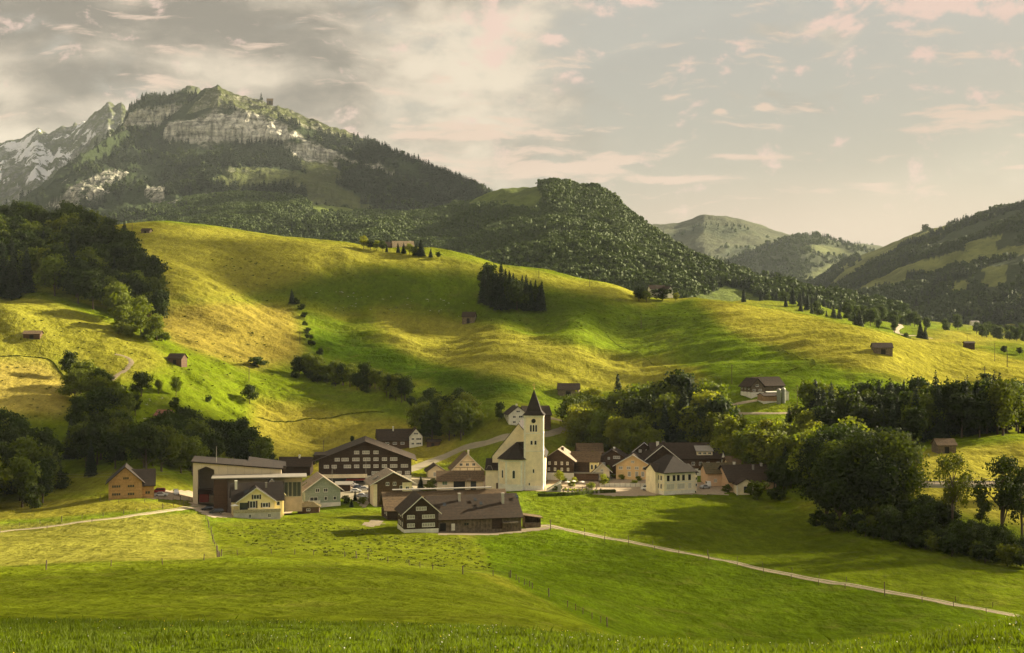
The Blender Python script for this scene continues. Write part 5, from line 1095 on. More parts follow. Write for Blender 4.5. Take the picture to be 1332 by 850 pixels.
# ------------------------------------------------------------------ cars
TYRE = simple('tyre_rubber', (.02,.02,.02), .9, .1, 1); LAMPM = simple('lamp_glass', (.7,.68,.6), .2, .05, 1)
def car_paint(name, c): m, nt, b = new_mat(name); b.inputs['Base Color'].default_value = (*c,1); b.inputs['Roughness'].default_value = .3; b.inputs['Coat Weight'].default_value = .6; return m
PAINT = {'white': car_paint('white_paint',(.75,.74,.70)), 'black': car_paint('black_paint',(.015,.015,.017)), 'silver': car_paint('silver_paint',(.42,.42,.42)), 'red': car_paint('red_paint',(.32,.03,.025)), 'blue': car_paint('blue_paint',(.03,.05,.10))}
CARM = {}
def loft(prof, w0, w1, zc):
    """side profile [(x,z)] extruded across, narrower above zc"""
    m = MB(); n = len(prof); 
    def hw(z): return w0 if z <= zc else w0+(w1-w0)*min(1,(z-zc)/.5)
    L = [(x,-hw(z),z) for x,z in prof]; R = [(x,hw(z),z) for x,z in prof]
    for i in range(n): j=(i+1)%n; m.face([L[i],L[j],R[j],R[i]])
    m.face(L[::-1]); m.face(R); return m
def car(px, py, rz, colour, label, kind='car', D=None):
    if kind not in CARM:
        if kind == 'van': body_p = [(-2.4,.35),(-2.4,1.1),(-2.3,1.95),(-2.1,2.05),(1.3,2.05),(1.9,1.25),(2.45,1.0),(2.5,.35)]; gl = [(-2.2,1.25),(-2.15,1.8),(1.25,1.85),(1.72,1.28)]
        elif kind == 'suv': body_p = [(-2.3,.4),(-2.32,1.0),(-2.2,1.65),(-1.9,1.75),(.6,1.75),(1.25,1.15),(2.2,1.0),(2.3,.4)]; gl = [(-2.1,1.12),(-2.0,1.58),(.55,1.62),(1.05,1.16)]
        else: body_p = [(-2.15,.32),(-2.15,.85),(-1.7,.95),(-1.2,1.42),(.3,1.45),(1.05,.95),(2.05,.82),(2.15,.32)]; gl = [(-1.55,.96),(-1.15,1.34),(.27,1.37),(.9,.97)]
        bm_ = loft(body_p, .88, .70, 1.0 if kind != 'car' else .9); g = loft(gl, .892, .735, 1.0 if kind != 'car' else .9); g2 = MB()
        wh = MB(); wh.tube([(0,-.12,0),(0,.12,0)],[.33,.33],14); hub = MB(); hub.tube([(0,-.14,0),(0,.14,0)],[.19,.19],10); lamp = MB(); lamp.box(-.03,.06,-.18,.18,-.08,.08)
        CARM[kind] = (bm_, g.mesh('windows', GLASS), wh.mesh('tyre', TYRE), hub.mesh('hub', METAL), lamp.mesh('headlight', LAMPM))
    bm_, g, wh, hub, lamp = CARM[kind]; key = (kind, colour)
    if key not in CARM:
        me = bm_.mesh('body', PAINT[colour]); CARM[key] = me
    p = spot(px, py) if D is None else at(px, D); t = thing('parked_car' if kind != 'van' else 'parked_van', (p[0],p[1],p[2]+.09), rad(rz), label, 'van' if kind == 'van' else 'car')
    obj_me('body', CARM[key], t); obj_me('window', g, t)
    for x in (-1.4,1.4):
        for y in (-.8,.8): w = obj_me('wheel', wh, t, (x,y,.33)); obj_me('hub', hub, w)
    for y in (-.6,.6): obj_me('headlight', lamp, t, ({'car':2.12,'suv':2.27,'van':2.46}[kind],y,.72))
    return t
car(281, 669, 200, 'black', 'black off-road car with pale bonnet parked beside the yellow house', 'suv'); car(270, 665, 205, 'black', 'second black car tucked behind the off-road car', 'car')
car(247-37, 646, 5, 'white', 'white low car parked in front of the red pickup by the timber house', 'car'); car(229, 644, -70, 'white', 'white car seen from behind near the hall, right of the pickup', 'suv')
t = car(206, 642, 185, 'red', 'red pickup truck with flat bed behind the white car', 'suv'); t.name = 'pickup_truck'
car(576, 691, 4, 'black', 'black car left of two in front of the long barn', 'car'); car(604, 690, 4, 'black', 'black car right of two in front of the long barn', 'suv')
car(370, 663, 70, 'white', 'small white car between the yellow house and the shed', 'suv'); car(373, 656, 10, 'silver', 'silver car behind the small white car', 'car'); car(375, 648, 10, 'black', 'dark car before the glazed wing', 'car')
for px, py, rz, c, l in ((459,633,0,'white','white car nearest the hotel terrace'),(466,636,20,'blue','dark blue car in the hotel car park'),(474,638,5,'silver','silver car in the hotel car park'),(463,641,5,'white','white car in the middle of the hotel car park'),(471,647,0,'silver','silver car before the brown house'),(449,636,60,'red','red car at the left of the hotel car park'),(475,651,3,'white','white car nearest the brown house wall')):
    car(px, py, rz, c, l)
car(842, 638, 176, 'white', 'white camper van before the schoolhouse corner', 'van'); car(917, 636, 30, 'silver', 'silver car right of the schoolhouse', 'car'); car(921, 633, 90, 'white', 'white van behind the silver car', 'van')
car(530, 624, 10, 'white', 'pale car beside the right corner of the dark hotel', 'car', D=553)
# ------------------------------------------------------------------ roads, paths, paving
GRAVEL = simple('gravel', (.33,.26,.17), .95, .18, .8); ASPH = simple('asphalt', (.26,.22,.14), .92, .15, .3); TRACK = simple('dirt_track', (.19,.15,.09), .95, .25, .6)
def hits(L, dmin=60): return [hit(*p, dmin=dmin) for p in L]
def resample(P, step):
    P = np.array([p[:2] for p in P], float); n = len(P); out = []
    Q = np.vstack([2*P[0]-P[1], P, 2*P[-1]-P[-2]])
    for i in range(1, n):
        p0,p1,p2,p3 = Q[i-1],Q[i],Q[i+1],Q[i+2]; k = max(2, int(np.linalg.norm(p2-p1)/step))
        for j in range(k): t = j/k; out.append(.5*(2*p1+(-p0+p2)*t+(2*p0-5*p1+4*p2-p3)*t*t+(-p0+3*p1-3*p2+p3)*t**3))
    out.append(P[-1]); return np.array(out)
def ribbon(name, L, w, mat, lift=.10, dmin=60, step=2.0, ext=0):
    Hh = hits(L, dmin)
    if ext: a, b = np.array(Hh[-2][:2]), np.array(Hh[-1][:2]); Hh.append(tuple(b+(b-a)*ext))
    C = resample(Hh, step); T = np.gradient(C, axis=0); T /= np.linalg.norm(T, axis=1, keepdims=True); N = np.stack([-T[:,1], T[:,0]], 1)
    V = []; K = 5
    for i, c in enumerate(C):
        for k in range(K):
            o = (k/(K-1)-.5)*w*(1+.06*math.sin(i*.7)); x, y = c+N[i]*o; V.append((x, y, ground(x, y)+lift-(.12 if k in (0,K-1) else 0)))
    return structure(obj_me(name, mesh_np(name, V, grid_faces(len(C), K), [mat])))
def pave(name, poly, mat, lift=.06, step=1.4):
    P = [h[:2] for h in hits(poly)]; xs = [p[0] for p in P]; ys = [p[1] for p in P]
    gx = np.arange(min(xs), max(xs)+step, step); gy = np.arange(min(ys), max(ys)+step, step); X, Y = np.meshgrid(gx, gy)
    ins = inpoly(X+fbm(X/6,Y/6,3,2)*.8, Y+fbm(X/6,Y/6,5,2)*.8, P); V = [(x, y, ground(x, y)+lift) for x, y in zip(X.ravel(), Y.ravel())]
    a = grid_faces(*X.shape); keep = ins[:-1,:-1].ravel()&ins[1:,1:].ravel()&ins[1:,:-1].ravel()&ins[:-1,1:].ravel()
    return structure(obj_me(name, mesh_np(name, V, a[keep], [mat])))
ribbon('path', [(-90,704),(0,692),(80,683),(160,673),(230,663),(262,659)], 3.0, GRAVEL, .12)
ribbon('path', [(690,686),(712,684),(760,694),(850,711),(960,733),(1100,760),(1200,778),(1290,795)], 3.2, GRAVEL, .12, ext=2.6)
ribbon('road', [(470,628),(530,612),(560,601),(600,584),(640,574),(700,566),(742,556)], 5.5, ASPH, .14)
ribbon('path', [(141,502),(150,490),(164,481),(171,471),(163,464),(150,461)], 2.6, TRACK)
ribbon('path', [(985,521),(955,526),(930,533),(945,537),(1000,538),(1035,537)], 2.6, GRAVEL, .12)
ribbon('path', [(660,537),(720,545),(745,552)], 3.0, TRACK)
VERGE = simple('grassy_middle', (.13,.15,.03), .95, .3, 1)
ribbon('grass_verge', [(-90,704),(0,692),(80,683),(160,673),(230,663),(262,659)], .7, VERGE, .17)
ribbon('grass_verge', [(712,684),(760,694),(850,711),(960,733),(1100,760),(1200,778),(1290,795)], .7, VERGE, .17, ext=2.6)
ribbon('road', [(1155,418),(1172,424),(1166,431),(1180,437),(1210,440)], 5, GRAVEL, .2, dmin=960)
pave('pavement', [(246,662),(246,648),(330,640),(392,645),(396,662),(372,670),(362,670),(330,674),(276,674)], GRAVEL, .06)
pave('pavement', [(188,650),(190,640),(262,640),(262,652),(230,652)], GRAVEL, .08)
pave('car_park', [(400,640),(440,626),(560,620),(570,640),(480,655),(476,664),(455,650),(396,650)], ASPH, .10)
pave('pavement', [(548,638),(560,612),(640,618),(730,612),(850,622),(940,628),(950,645),(800,646),(640,641),(560,650)], GRAVEL, .05)
pave('yard', [(565,697),(566,690),(700,686),(735,685),(712,690),(640,697)], TRACK, .07)
pave('yard', [(466,682),(482,676),(500,676),(500,684),(478,687)], TRACK, .05)

# ------------------------------------------------------------------ fences
FW_ = simple('fence_wood', (.12,.09,.06), .9, .3, 3)
def pm(h, r=.075): m = MB(); m.tube([(0,0,-.3),(0,0,h*.98),(0,0,h)],[r,r,r*.5],6); return m.mesh('post', FW_)
POST = pm(1.25); POSTB = pm(1.7, .12)
def fence(L, step, label, wire=True, dmin=60, group=None):
    C = resample(hits(L, dmin), step); P = [C[0]]
    for c in C[1:]:
        if np.linalg.norm(c-P[-1]) > step*.9: P.append(c+np.array([random.uniform(-.3,.3), random.uniform(-.2,.2)]))
    b = (P[0][0], P[0][1], ground(*P[0])); t = thing('fence', b, 0, label, 'fence', group); W = []
    for i, q in enumerate(P[:95]):
        z = ground(*q)-b[2]; o = obj_me('post', POSTB if i % 6 == 0 else POST, t, (q[0]-b[0], q[1]-b[1], z)); o.rotation_euler = (random.uniform(-.07,.07), random.uniform(-.07,.07), 0); W.append((q[0]-b[0], q[1]-b[1], z))
    if wire:
        m = MB()
        for h in (.55, 1.05): m.tube([(x,y,z+h) for x,y,z in W], [.008]*len(W), 4)
        m.build('wire', TRIMD, t)
fence([(-60,697),(0,688),(80,679),(160,669),(225,660),(250,654)], 5.5, 'post fence along the upper edge of the pale path at the left')
fence([(0,694),(60,688),(120,680)], 9, 'sparser post fence along the lower edge of the pale path at the left')
fence([(288,724),(330,721),(408,722),(449,724),(478,728),(503,732),(532,736),(563,742),(591,746),(617,748),(664,752)], 6.0, 'post fence running along the brow of the near hump')
fence([(664,752),(700,770),(740,790),(792,816)], 3.6, 'close-set post fence running down from the hump to the bottom of the picture')
fence([(268,676),(273,690),(279,708),(285,725)], 5, 'post fence between the mown field and the rough pasture')
fence([(60,741),(114,739),(178,736),(243,731),(284,727)], 9, 'thinly spaced posts along the lower edge of the mown field', False)
fence([(716,683),(760,692),(850,709),(960,730),(1100,757),(1200,775),(1340,799)], 9, 'post fence along the far side of the long pale path')
fence([(716,690),(760,699),(850,716),(960,738),(1100,766),(1200,784),(1330,806)], 9, 'post fence along the near side of the long pale path')
fence([(130,652),(170,655),(225,652),(262,650)], 5, 'low fence before the timber house')

# ------------------------------------------------------------------ poles, lamps and lines
def pole(px, py, hm, label, arms=0, D=None, dmin=60):
    p = hit(px, py, dmin) if D is None else at(px, D)
    if p is None: p = at(px, 1050)
    t = thing('utility_pole', p, random.random(), label, 'pole'); m = MB(); m.tube([(0,0,-.5),(0,0,hm)],[.16,.11],7); m.build('post', FW_, t)
    m = MB(); m.box(-.8,.8,-.06,.06,hm-.5,hm-.38); m.build('crossarm', FW_, t)
    if arms: m = MB(); m.tube([(.1,0,hm-.6),(1.9,.5,0)],[.07,.07],5); m.build('stay', FW_, t)
for px, py, h, l in ((701,362,8,'small pole on the crest right of the spruce clump'),(767,373,8,'thin pole on the crest between spruces and crest farm'),(834,428,8,'thin pole on the middle of the right slope'),(952,499,9,'pole above the farm with silos'),(1037,527,9,'thin pole right of the tower silos'),(1258,452,9,'pole at the valley edge beside the low shed'),(1294,470,10,'pole on the yellow slope near the right edge'),(421,606,11,'pole between the flat-roofed wing and the dark hotel'),(324,497,8,'thin pole on the brown slope'),(1310,478,9,'stayed pole near the right edge'),(600,549,8,'thin pole right of the road clump'),(390,447,7,'thin pole beside the slope gully'),(172,300,7,'thin pole near the upper left crest')):
    pole(px, py, h, l, 'stayed' in l)
def lamp(px, D, hm, label):
    t = thing('street_lamp', at(px, D), random.uniform(-.4,.4), label, 'street lamp'); m = MB(); m.tube([(0,0,-.3),(0,0,hm-.3),(.3,0,hm),(1.1,0,hm+.05)],[.08,.06,.05,.04],6); m.build('post', METAL, t)
    m = MB(); m.box(.8,1.6,-.14,.14,hm-.02,hm+.12); m.build('lamp_head', METAL, t)
lamp(432, 535, 9, 'street lamp at the left of the hotel car park'); lamp(476, 535, 12, 'tall street lamp before the middle of the dark hotel'); lamp(607, 520, 8, 'street lamp beside the low cream house'); lamp(708, 530, 8, 'street lamp right of the church tower')
t = thing('power_line', (-240, 492, 0), 0, 'pair of overhead wires crossing before the lower left wood', 'cable')
m = MB()
for dy, y in ((0,609),(.6,613)):
    m.tube([((px-CX)/F*(492+dy)+240, dy, HC-(y-HY)/F*492-2.2*(1-((px-90)/190)**2)) for px in range(-100,300,20)], [.022]*20, 4)
m.build('wire', METAL, t)
for px in (-100, 280): z0 = ground((px-CX)/F*492, 492); m = MB(); m.tube([((px-CX)/F*492+240,0,z0-1),((px-CX)/F*492+240,0,HC-(608-HY)/F*492+.5)],[.16,.12],6); m.build('pole', FW_, t)

# ------------------------------------------------------------------ road bridge at the right
def bridge():
    y0 = 458; x0 = (1120-CX)/F*y0; x1 = (1430-CX)/F*y0; z = HC-(631-HY)/F*y0
    t = thing('road_bridge', ((x0+x1)/2, y0, z), 0, 'level concrete road bridge with railing crossing the bright field at the right', 'bridge'); L = (x1-x0)/2
    m = MB(); m.box(-L,L,-.2,7.5,-.9,-.0); m.build('deck', CONC, t); m = MB(); m.box(-L,L,-.35,-.21,-.35,.25); m.box(-L,L,7.51,7.7,-.3,.35); m.build('edge_beam', CONC, t)
    m = MB()
    for k in range(40): x = -L+2*L*k/39; m.box(x-.05,x+.05,7.35,7.45,0,1.2); m.box(x-.05,x+.05,-.1,0,0,1.0)
    m.box(-L,L,7.36,7.44,1.1,1.22); m.box(-L,L,-.1,-.02,.92,1.0); m.build('railing', METAL, t)
    m = MB()
    for x in (-L*.62,-L*.2,L*.3,L*.75): m.box(x-.5,x+.5,.8,6.5,-14,-.91)
    m.build('pier', CONC, t)
    m = MB(); m.box(-L,L,.05,7.3,.002,.03); m.build('carriageway', GRAVEL, t)
    q = thing('parked_car', ((1308-CX)/F*y0, y0+3, z+.04), 0, 'silver car driving on the road bridge', 'car'); obj_me('body', CARM[('car','silver')], q); obj_me('window', CARM['car'][1], q)
    for x in (-1.4,1.4):
        for y in (-.8,.8): w = obj_me('wheel', CARM['car'][2], q, (x,y,.33)); obj_me('hub', CARM['car'][3], w)
bridge()

# ------------------------------------------------------------------ churchyard
def leaf_box(name, P, w, h, label, mk='dark', n=5000, cat='hedge'):
    C = resample(P, 1.5); rg = np.random.default_rng(9); i = rg.integers(0, len(C)-1, n); f = rg.random(n)[:,None]; c = C[i]*(1-f)+C[i+1]*f
    q = rg.random(n); side = np.where(q < .5, -1, np.where(q < .75, 1, 0)); o = np.where(side == 0, rg.uniform(-1,1,n), side)*w/2*(1+rg.normal(size=n)*.08)
    z = np.where(side == 0, h*(1+rg.normal(size=n)*.06), rg.random(n)*h); T = C[i+1]-C[i]; T /= np.linalg.norm(T,axis=1,keepdims=True)+1e-9; N = np.stack([-T[:,1],T[:,0]],1)
    xy = c+N*o[:,None]; b = np.array([*C[0], ground(*C[0])]); V = np.stack([xy[:,0], xy[:,1], [ground(a,bb) for a,bb in xy]+z],1)-b
    nn = np.stack([N[:,0]*o*3, N[:,1]*o*3, (side==0)*2+.3],1)+rg.normal(size=(n,3))*.6; vv, ff = quads_at(V, nn, .14+.12*rg.random(n), rg)
    o_ = obj_me(name, mesh_np(name, vv, ff, [LM[mk]], False), None, tuple(b)); o_['label'] = label; o_['category'] = cat; return o_
leaf_box('hedge', hits([(700,646),(740,645),(775,642),(800,641)]), 1.0, 1.1, 'dark clipped hedge along the edge of the churchyard and meadow', 'mid')
leaf_box('hedge', hits([(500,655),(530,652),(560,650)]), 1.0, 1.2, 'short garden hedge beside the brown house', n=2000)
leaf_box('hedge', hits([(862,641),(905,641)]), .6, .5, 'low dark hedge line at the foot of the schoolhouse', n=1500)
leaf_box('flower_bed', hits([(733,638),(750,639),(768,638)]), 2.2, .5, 'bright yellow-green flower bed in the churchyard', 'light', 1800, 'flower bed')
STONE = simple('grave_stone', (.30,.27,.23), .8, .3, 2)
def gm():
    m = MB(); m.box(-.3,.3,-.08,.08,-.2,.85); m.tube([(0,-.08,.85),(0,.08,.85)],[.3,.3],10); return m.mesh('headstone', STONE)
def gc():
    m = MB(); m.box(-.35,.35,-.12,.12,-.2,.3); m.box(-.06,.06,-.05,.05,.3,1.5); m.box(-.32,.32,-.05,.05,1.05,1.17); return m.mesh('grave_cross', TRIMD)
GM = (gm(), gc())
for r_ in range(3):
    for k in range(9):
        px = 732+k*5.8+r_*1.5; D = 527+r_*3.2; p = at(px, D); w_ = (k+r_) % 3 == 0; o = obj_me('grave_cross' if w_ else 'headstone', GM[1 if w_ else 0], None, (p[0]+random.uniform(-.3,.3), p[1], p[2])); o.rotation_euler = (0,0,random.uniform(-.15,.15)); s_ = random.uniform(.85,1.25); o.scale = (s_,s_,s_)
        o['label'] = 'dark cross among the graves right of the church' if w_ else 'small grey headstone among the graves right of the church'; o['category'] = 'grave'; o['group'] = 'crosses in the churchyard' if w_ else 'headstones in the churchyard'
p = spot(830, 634); t = thing('fence', (p[0]-10, p[1], p[2]), 0, 'pale low panel fence before the orange house', 'fence'); m = MB(); m.box(-5,13,0,.08,.1,1.5); m.build('panel', PL_W, t); m = MB(); [m.box(x-.06,x+.06,-.06,-.0,0,1.6) for x in range(-5,14,2)]; m.build('post', METAL, t)
for L, lab in (([(790,436),(840,467),(900,490),(948,505)],'dark overgrown ditch line slanting down the lit right slope'),([(0,464),(60,467),(92,499)],'dark field boundary round the straw-coloured field'),([(335,543),(440,541),(500,537)],'thin dark boundary line on the slope above the hotel'),([(985,490),(1060,476),(1012,455)],'short dark boundary above the farm with silos')):
    leaf_box('field_hedge', hits(L), .35, .28, lab, 'mid', 1500)
# cross on the mound
h = spot(1281, 497); t = thing('wayside_cross', (h[0], h[1], h[2]), 0, 'tall wooden cross rising from the shrub-covered mound', 'cross'); m = MB(); m.box(-.14,.14,-.1,.1,0,8.0); m.build('post', FW_, t); m = MB(); m.box(-1.1,1.1,-.09,.09,6.3,6.6); m.build('crossbeam', FW_, t)

# ------------------------------------------------------------------ ground cover
GRASS = leaf_material('grass_blades', (.066,.096,.006), .4, .35); FLW, _n, _b = new_mat('white_petals'); _b.inputs['Base Color'].default_value = (.7,.7,.55,1); FLY, _n, _b = new_mat('yellow_petals'); _b.inputs['Base Color'].default_value = (.75,.58,.04,1)
def fast_ground(x, y):
    j = np.clip(np.searchsorted(YV, y)-1, 0, len(YV)-2); 
    def row(jj):
        s = x/(YV[jj]+165); i = np.clip(np.searchsorted(SV, s)-1, 0, len(SV)-2); t = (s-SV[i])/(SV[i+1]-SV[i]); return TZ[jj,i]*(1-t)+TZ[jj,i+1]*t
    t = (y-YV[j])/(YV[j+1]-YV[j]); return row(j)*(1-t)+row(j+1)*t
def foreground_grass():
    rg = np.random.default_rng(3); n = 420000; y = 24+(74-24)*rg.random(n)**.8; x = (rg.random(n)*2-1)*.47*(y+6)
    dn = fbm(x/2.2, y/2.2, 9, 3); ok = rg.random(n) < .55+dn; x, y, dn = x[ok], y[ok], dn[ok]; n = len(x); z = fast_ground(x, y)
    h = (.07+.12*rg.random(n)**1.5)*(1+dn*.9)*(1+.9*(rg.random(n) < .02)); w = .008+.010*rg.random(n); a = rg.random(n)*2*PI; lean = h*rg.normal(size=n)*.35; la = rg.random(n)*2*PI
    dx, dy = np.cos(a)*w, np.sin(a)*w; tx, ty = x+np.cos(la)*lean, y+np.sin(la)*lean; mx_, my_ = x+(tx-x)*.35, y+(ty-y)*.35
    V = np.stack([np.stack([x-dx,y-dy,z-.03],1), np.stack([x+dx,y+dy,z-.03],1), np.stack([mx_+dx*.8,my_+dy*.8,z+h*.6],1), np.stack([tx,ty,z+h],1)],1).reshape(-1,3)
    o = obj_me('grass', mesh_np('grass', V, np.arange(4*n).reshape(n,4), [GRASS], False)); o['kind'] = 'stuff'; o['label'] = 'tall uncut meadow grass along the bottom of the picture'
    for nm, mt, k, sd in (('wildflowers', FLW, 420, 5), ('wildflowers', FLY, 420, 6)):
        rg = np.random.default_rng(sd); y = 24+48*rg.random(k)**.8; x = (rg.random(k)*2-1)*.47*(y+6); ok = fbm(x/4,y/4,sd+20,3) > -.1; x, y = x[ok], y[ok]; z = fast_ground(x,y)+.10+.12*rg.random(len(x))
        v, f = quads_at(np.stack([x,y,z],1), np.stack([0*x,-1+0*x,.8+0*x],1)+rg.normal(size=(len(x),3))*.3, .012+.012*rg.random(len(x)), rg); o = obj_me(nm, mesh_np(nm, v, f, [mt], False)); o['kind'] = 'stuff'
foreground_grass()
def tussocks(name, poly, n, size, mat, label, seed, flat=.5):
    P = pts_in(poly, n, seed, .8, 4); rg = np.random.default_rng(seed); C = []; S = []; 
    for p in P:
        k = rg.integers(8, 22); r = size*rg.uniform(.4,1.4); C.append(np.array(p)+rg.normal(size=(k,3))*np.array([r,r*.6,r*.25])*.6+np.array([0,0,r*.25])); S.append(np.full(k, r*.33))
    C = np.concatenate(C); S = np.concatenate(S); v, f = quads_at(C, rg.normal(size=(len(C),3))+np.array([0,-.3,.8]), S, rg); o = obj_me(name, mesh_np(name, v, f, [mat], False)); o['kind'] = 'stuff'; o['label'] = label
TUS = leaf_material('tussock_leaves', (.075,.09,.012), .3, .25)
tussocks('tussocks', [(400,672),(480,690),(560,700),(620,702),(648,742),(520,735),(410,722),(330,712),(290,690)], 620, .34, TUS, 'coarse dark tufts scattered over the rough pasture', 21)
tussocks('tussocks', [(270,330),(420,350),(640,365),(820,395),(920,410),(850,440),(640,420),(430,405),(300,390)], 380, .6, TUS, 'dark tufts and heather on the shaded slope', 22)
tussocks('tussocks', [(0,400),(160,430),(260,400),(400,460),(330,590),(200,560),(0,560)], 320, .55, TUS, 'tufts on the upper left meadows', 23)
ROCK = simple('pale_rock', (.45,.43,.37), .9, .2, 1)
tussocks('stones', [(400,375),(560,385),(640,400),(600,412),(440,405)], 46, .45, ROCK, 'small pale stones scattered on the shaded slope', 24)
tussocks('stones', [(90,480),(250,530),(330,560),(150,560)], 24, .4, ROCK, 'small pale stones around the hillside trees', 25)
HAZE = 1.9e-5; BACKSKY = 1.6; SKYS = 1.0
CLOUD_SHADES = [
 (.3, [(-200,752),(300,736),(640,752),(800,700),(1000,690),(1332,735),(1500,800),(900,845),(-200,830)]),
 (.85, [(265,305),(330,320),(430,341),(640,357),(800,380),(900,393),(955,428),(840,430),(700,427),(560,413),(430,405),(320,380)]),
 (.5, [(400,440),(470,445),(560,480),(700,505),(900,505),(940,480),(1010,520),(640,530),(520,520),(480,490),(400,480)]),
 (.7, [(-200,560),(0,540),(90,520),(200,520),(330,560),(400,600),(380,630),(150,640),(-200,680)]),
 (.7, [(-100,300),(60,285),(200,330),(215,420),(60,395),(-100,395)]),
 (.5, [(1040,690),(1332,745),(1332,660),(1180,655),(1160,600),(1060,600)]),
 (.7, [(-100,0,2600),(250,0,2500),(700,0,2000),(800,0,2300),(640,0,3600),(-100,0,3900)]),
]
bpy.context.view_layer.update(); merge_rest()
# ------------------------------------------------------------------ unseen clouds added to shade chosen ground (outside the frame, above the haze)
def cloud_material(dens):
    m, nt, b = new_mat('shade_cloud'); b.inputs['Base Color'].default_value = (.9,.9,.9,1); b.inputs['Roughness'].default_value = 1
    tr = nt.add('ShaderNodeBsdfTransparent'); mx = nt.add('ShaderNodeMixShader'); mx.inputs[0].default_value = dens
    nt.l.new(tr.outputs[0], mx.inputs[1]); nt.l.new(b.outputs[0], mx.inputs[2]); nt.l.new(mx.outputs[0], nt.n['Material Output'].inputs[0])
    return m
CLOUDM = {k: cloud_material(k) for k in (.3,.5,.7,.85)}
def shade_cloud(poly, alt, thick=60, seed=0, dens=.5):
    """a closed lumpy cloud body whose plan, carried down the sun's direction, covers the given ground points"""
    P = []
    for p in poly:
        h = (hit(*p) or at(p[0], 1100)) if len(p) == 2 else at(p[0], p[2]); k = (alt-h[2])/SUN.z; P.append((h[0]+SUN.x*k, h[1]+SUN.y*k))
    P = np.array(P); lo = P.min(0)-60; hi = P.max(0)+60; n = 110
    gx, gy = np.meshgrid(np.linspace(lo[0],hi[0],n), np.linspace(lo[1],hi[1],n))
    wx = gx+fbm(gx/60,gy/60,seed,4)*22; wy = gy+fbm(gx/60,gy/60,seed+20,4)*16
    ins = inpoly(wx, wy, [tuple(q) for q in P])
    # distance-ish field by repeated blur for a rounded body
    d = ins.astype(float); e = d.copy()
    for _ in range(6):
        q = np.pad(e,1,mode='edge'); e = (q[:-2,1:-1]+q[2:,1:-1]+q[1:-1,:-2]+q[1:-1,2:]+q[1:-1,1:-1])/5
    d = np.where(ins, e, 0)
    bm = bmesh.new(); tv = {}; bv = {}
    for j in range(n):
        for i in range(n):
            if d[j,i] > 0 or True:
                hgt = d[j,i]
                tv[j,i] = (gx[j,i], gy[j,i], alt+thick*(hgt**.6)*(.7+.6*vnoise(gx[j,i]/40,gy[j,i]/40,seed)) )
                bv[j,i] = (gx[j,i], gy[j,i], alt-.25*thick*hgt)
    cells = [(j,i) for j in range(n-1) for i in range(n-1) if ins[j,i] and ins[j+1,i] and ins[j,i+1] and ins[j+1,i+1]]
    if not cells: return
    cs = set(cells); T = {}; B = {}
    def t_(k):
        if k not in T: T[k] = bm.verts.new(tv[k])
        return T[k]
    def b_(k):
        if k not in B: B[k] = bm.verts.new(bv[k])
        return B[k]
    for j, i in cells:
        a, b, c, e2 = (j,i),(j,i+1),(j+1,i+1),(j+1,i)
        bm.faces.new([t_(a),t_(b),t_(c),t_(e2)]); bm.faces.new([b_(e2),b_(c),b_(b),b_(a)])
        for (q, r2, nb) in ((a,b,(j-1,i)),(b,c,(j,i+1)),(c,e2,(j+1,i)),(e2,a,(j,i-1))):
            if nb not in cs: bm.faces.new([t_(r2),t_(q),b_(q),b_(r2)])
    me = bpy.data.meshes.new('shade_cloud'); bm.to_mesh(me); bm.free(); me.materials.append(CLOUDM[dens])
    for p in me.polygons: p.use_smooth = True
    structure(obj_me('shade_cloud', me))
for i, (dn, poly) in enumerate(CLOUD_SHADES): shade_cloud(poly, 2000 if len(poly[0]) == 3 else 1005+18*i, 60 if len(poly[0]) == 3 else 16, 100+i, dn)

# ------------------------------------------------------------------ haze
def haze():
    me = bpy.data.meshes.new('haze'); bm = bmesh.new()
    bmesh.ops.create_cube(bm, size=1); bm.to_mesh(me); bm.free()
    z0 = float(min(TZ.min(), -60))-60; z1 = 980.0; y0, y1 = -2500, 9900; x0, x1 = -29000, 29000
    o = obj_me('haze', me); o.scale = (x1-x0, y1-y0, z1-z0); o.location = ((x0+x1)/2, (y0+y1)/2, (z0+z1)/2)
    o['kind'] = 'stuff'
    m = bpy.data.materials.new('haze'); m.use_nodes = True; nt = NT(m.node_tree); nt.n.remove(nt.n['Principled BSDF'])
    v = nt.add('ShaderNodeVolumePrincipled'); v.inputs['Color'].default_value = (.80,.90,.95,1); v.inputs['Density'].default_value = HAZE
    v.inputs['Anisotropy'].default_value = 0
    nt.l.new(v.outputs[0], nt.n['Material Output'].inputs['Volume']); me.materials.append(m)
    m.volume_intersection_method = 'FAST' if hasattr(m, 'volume_intersection_method') else None
if HAZE > 0: haze()

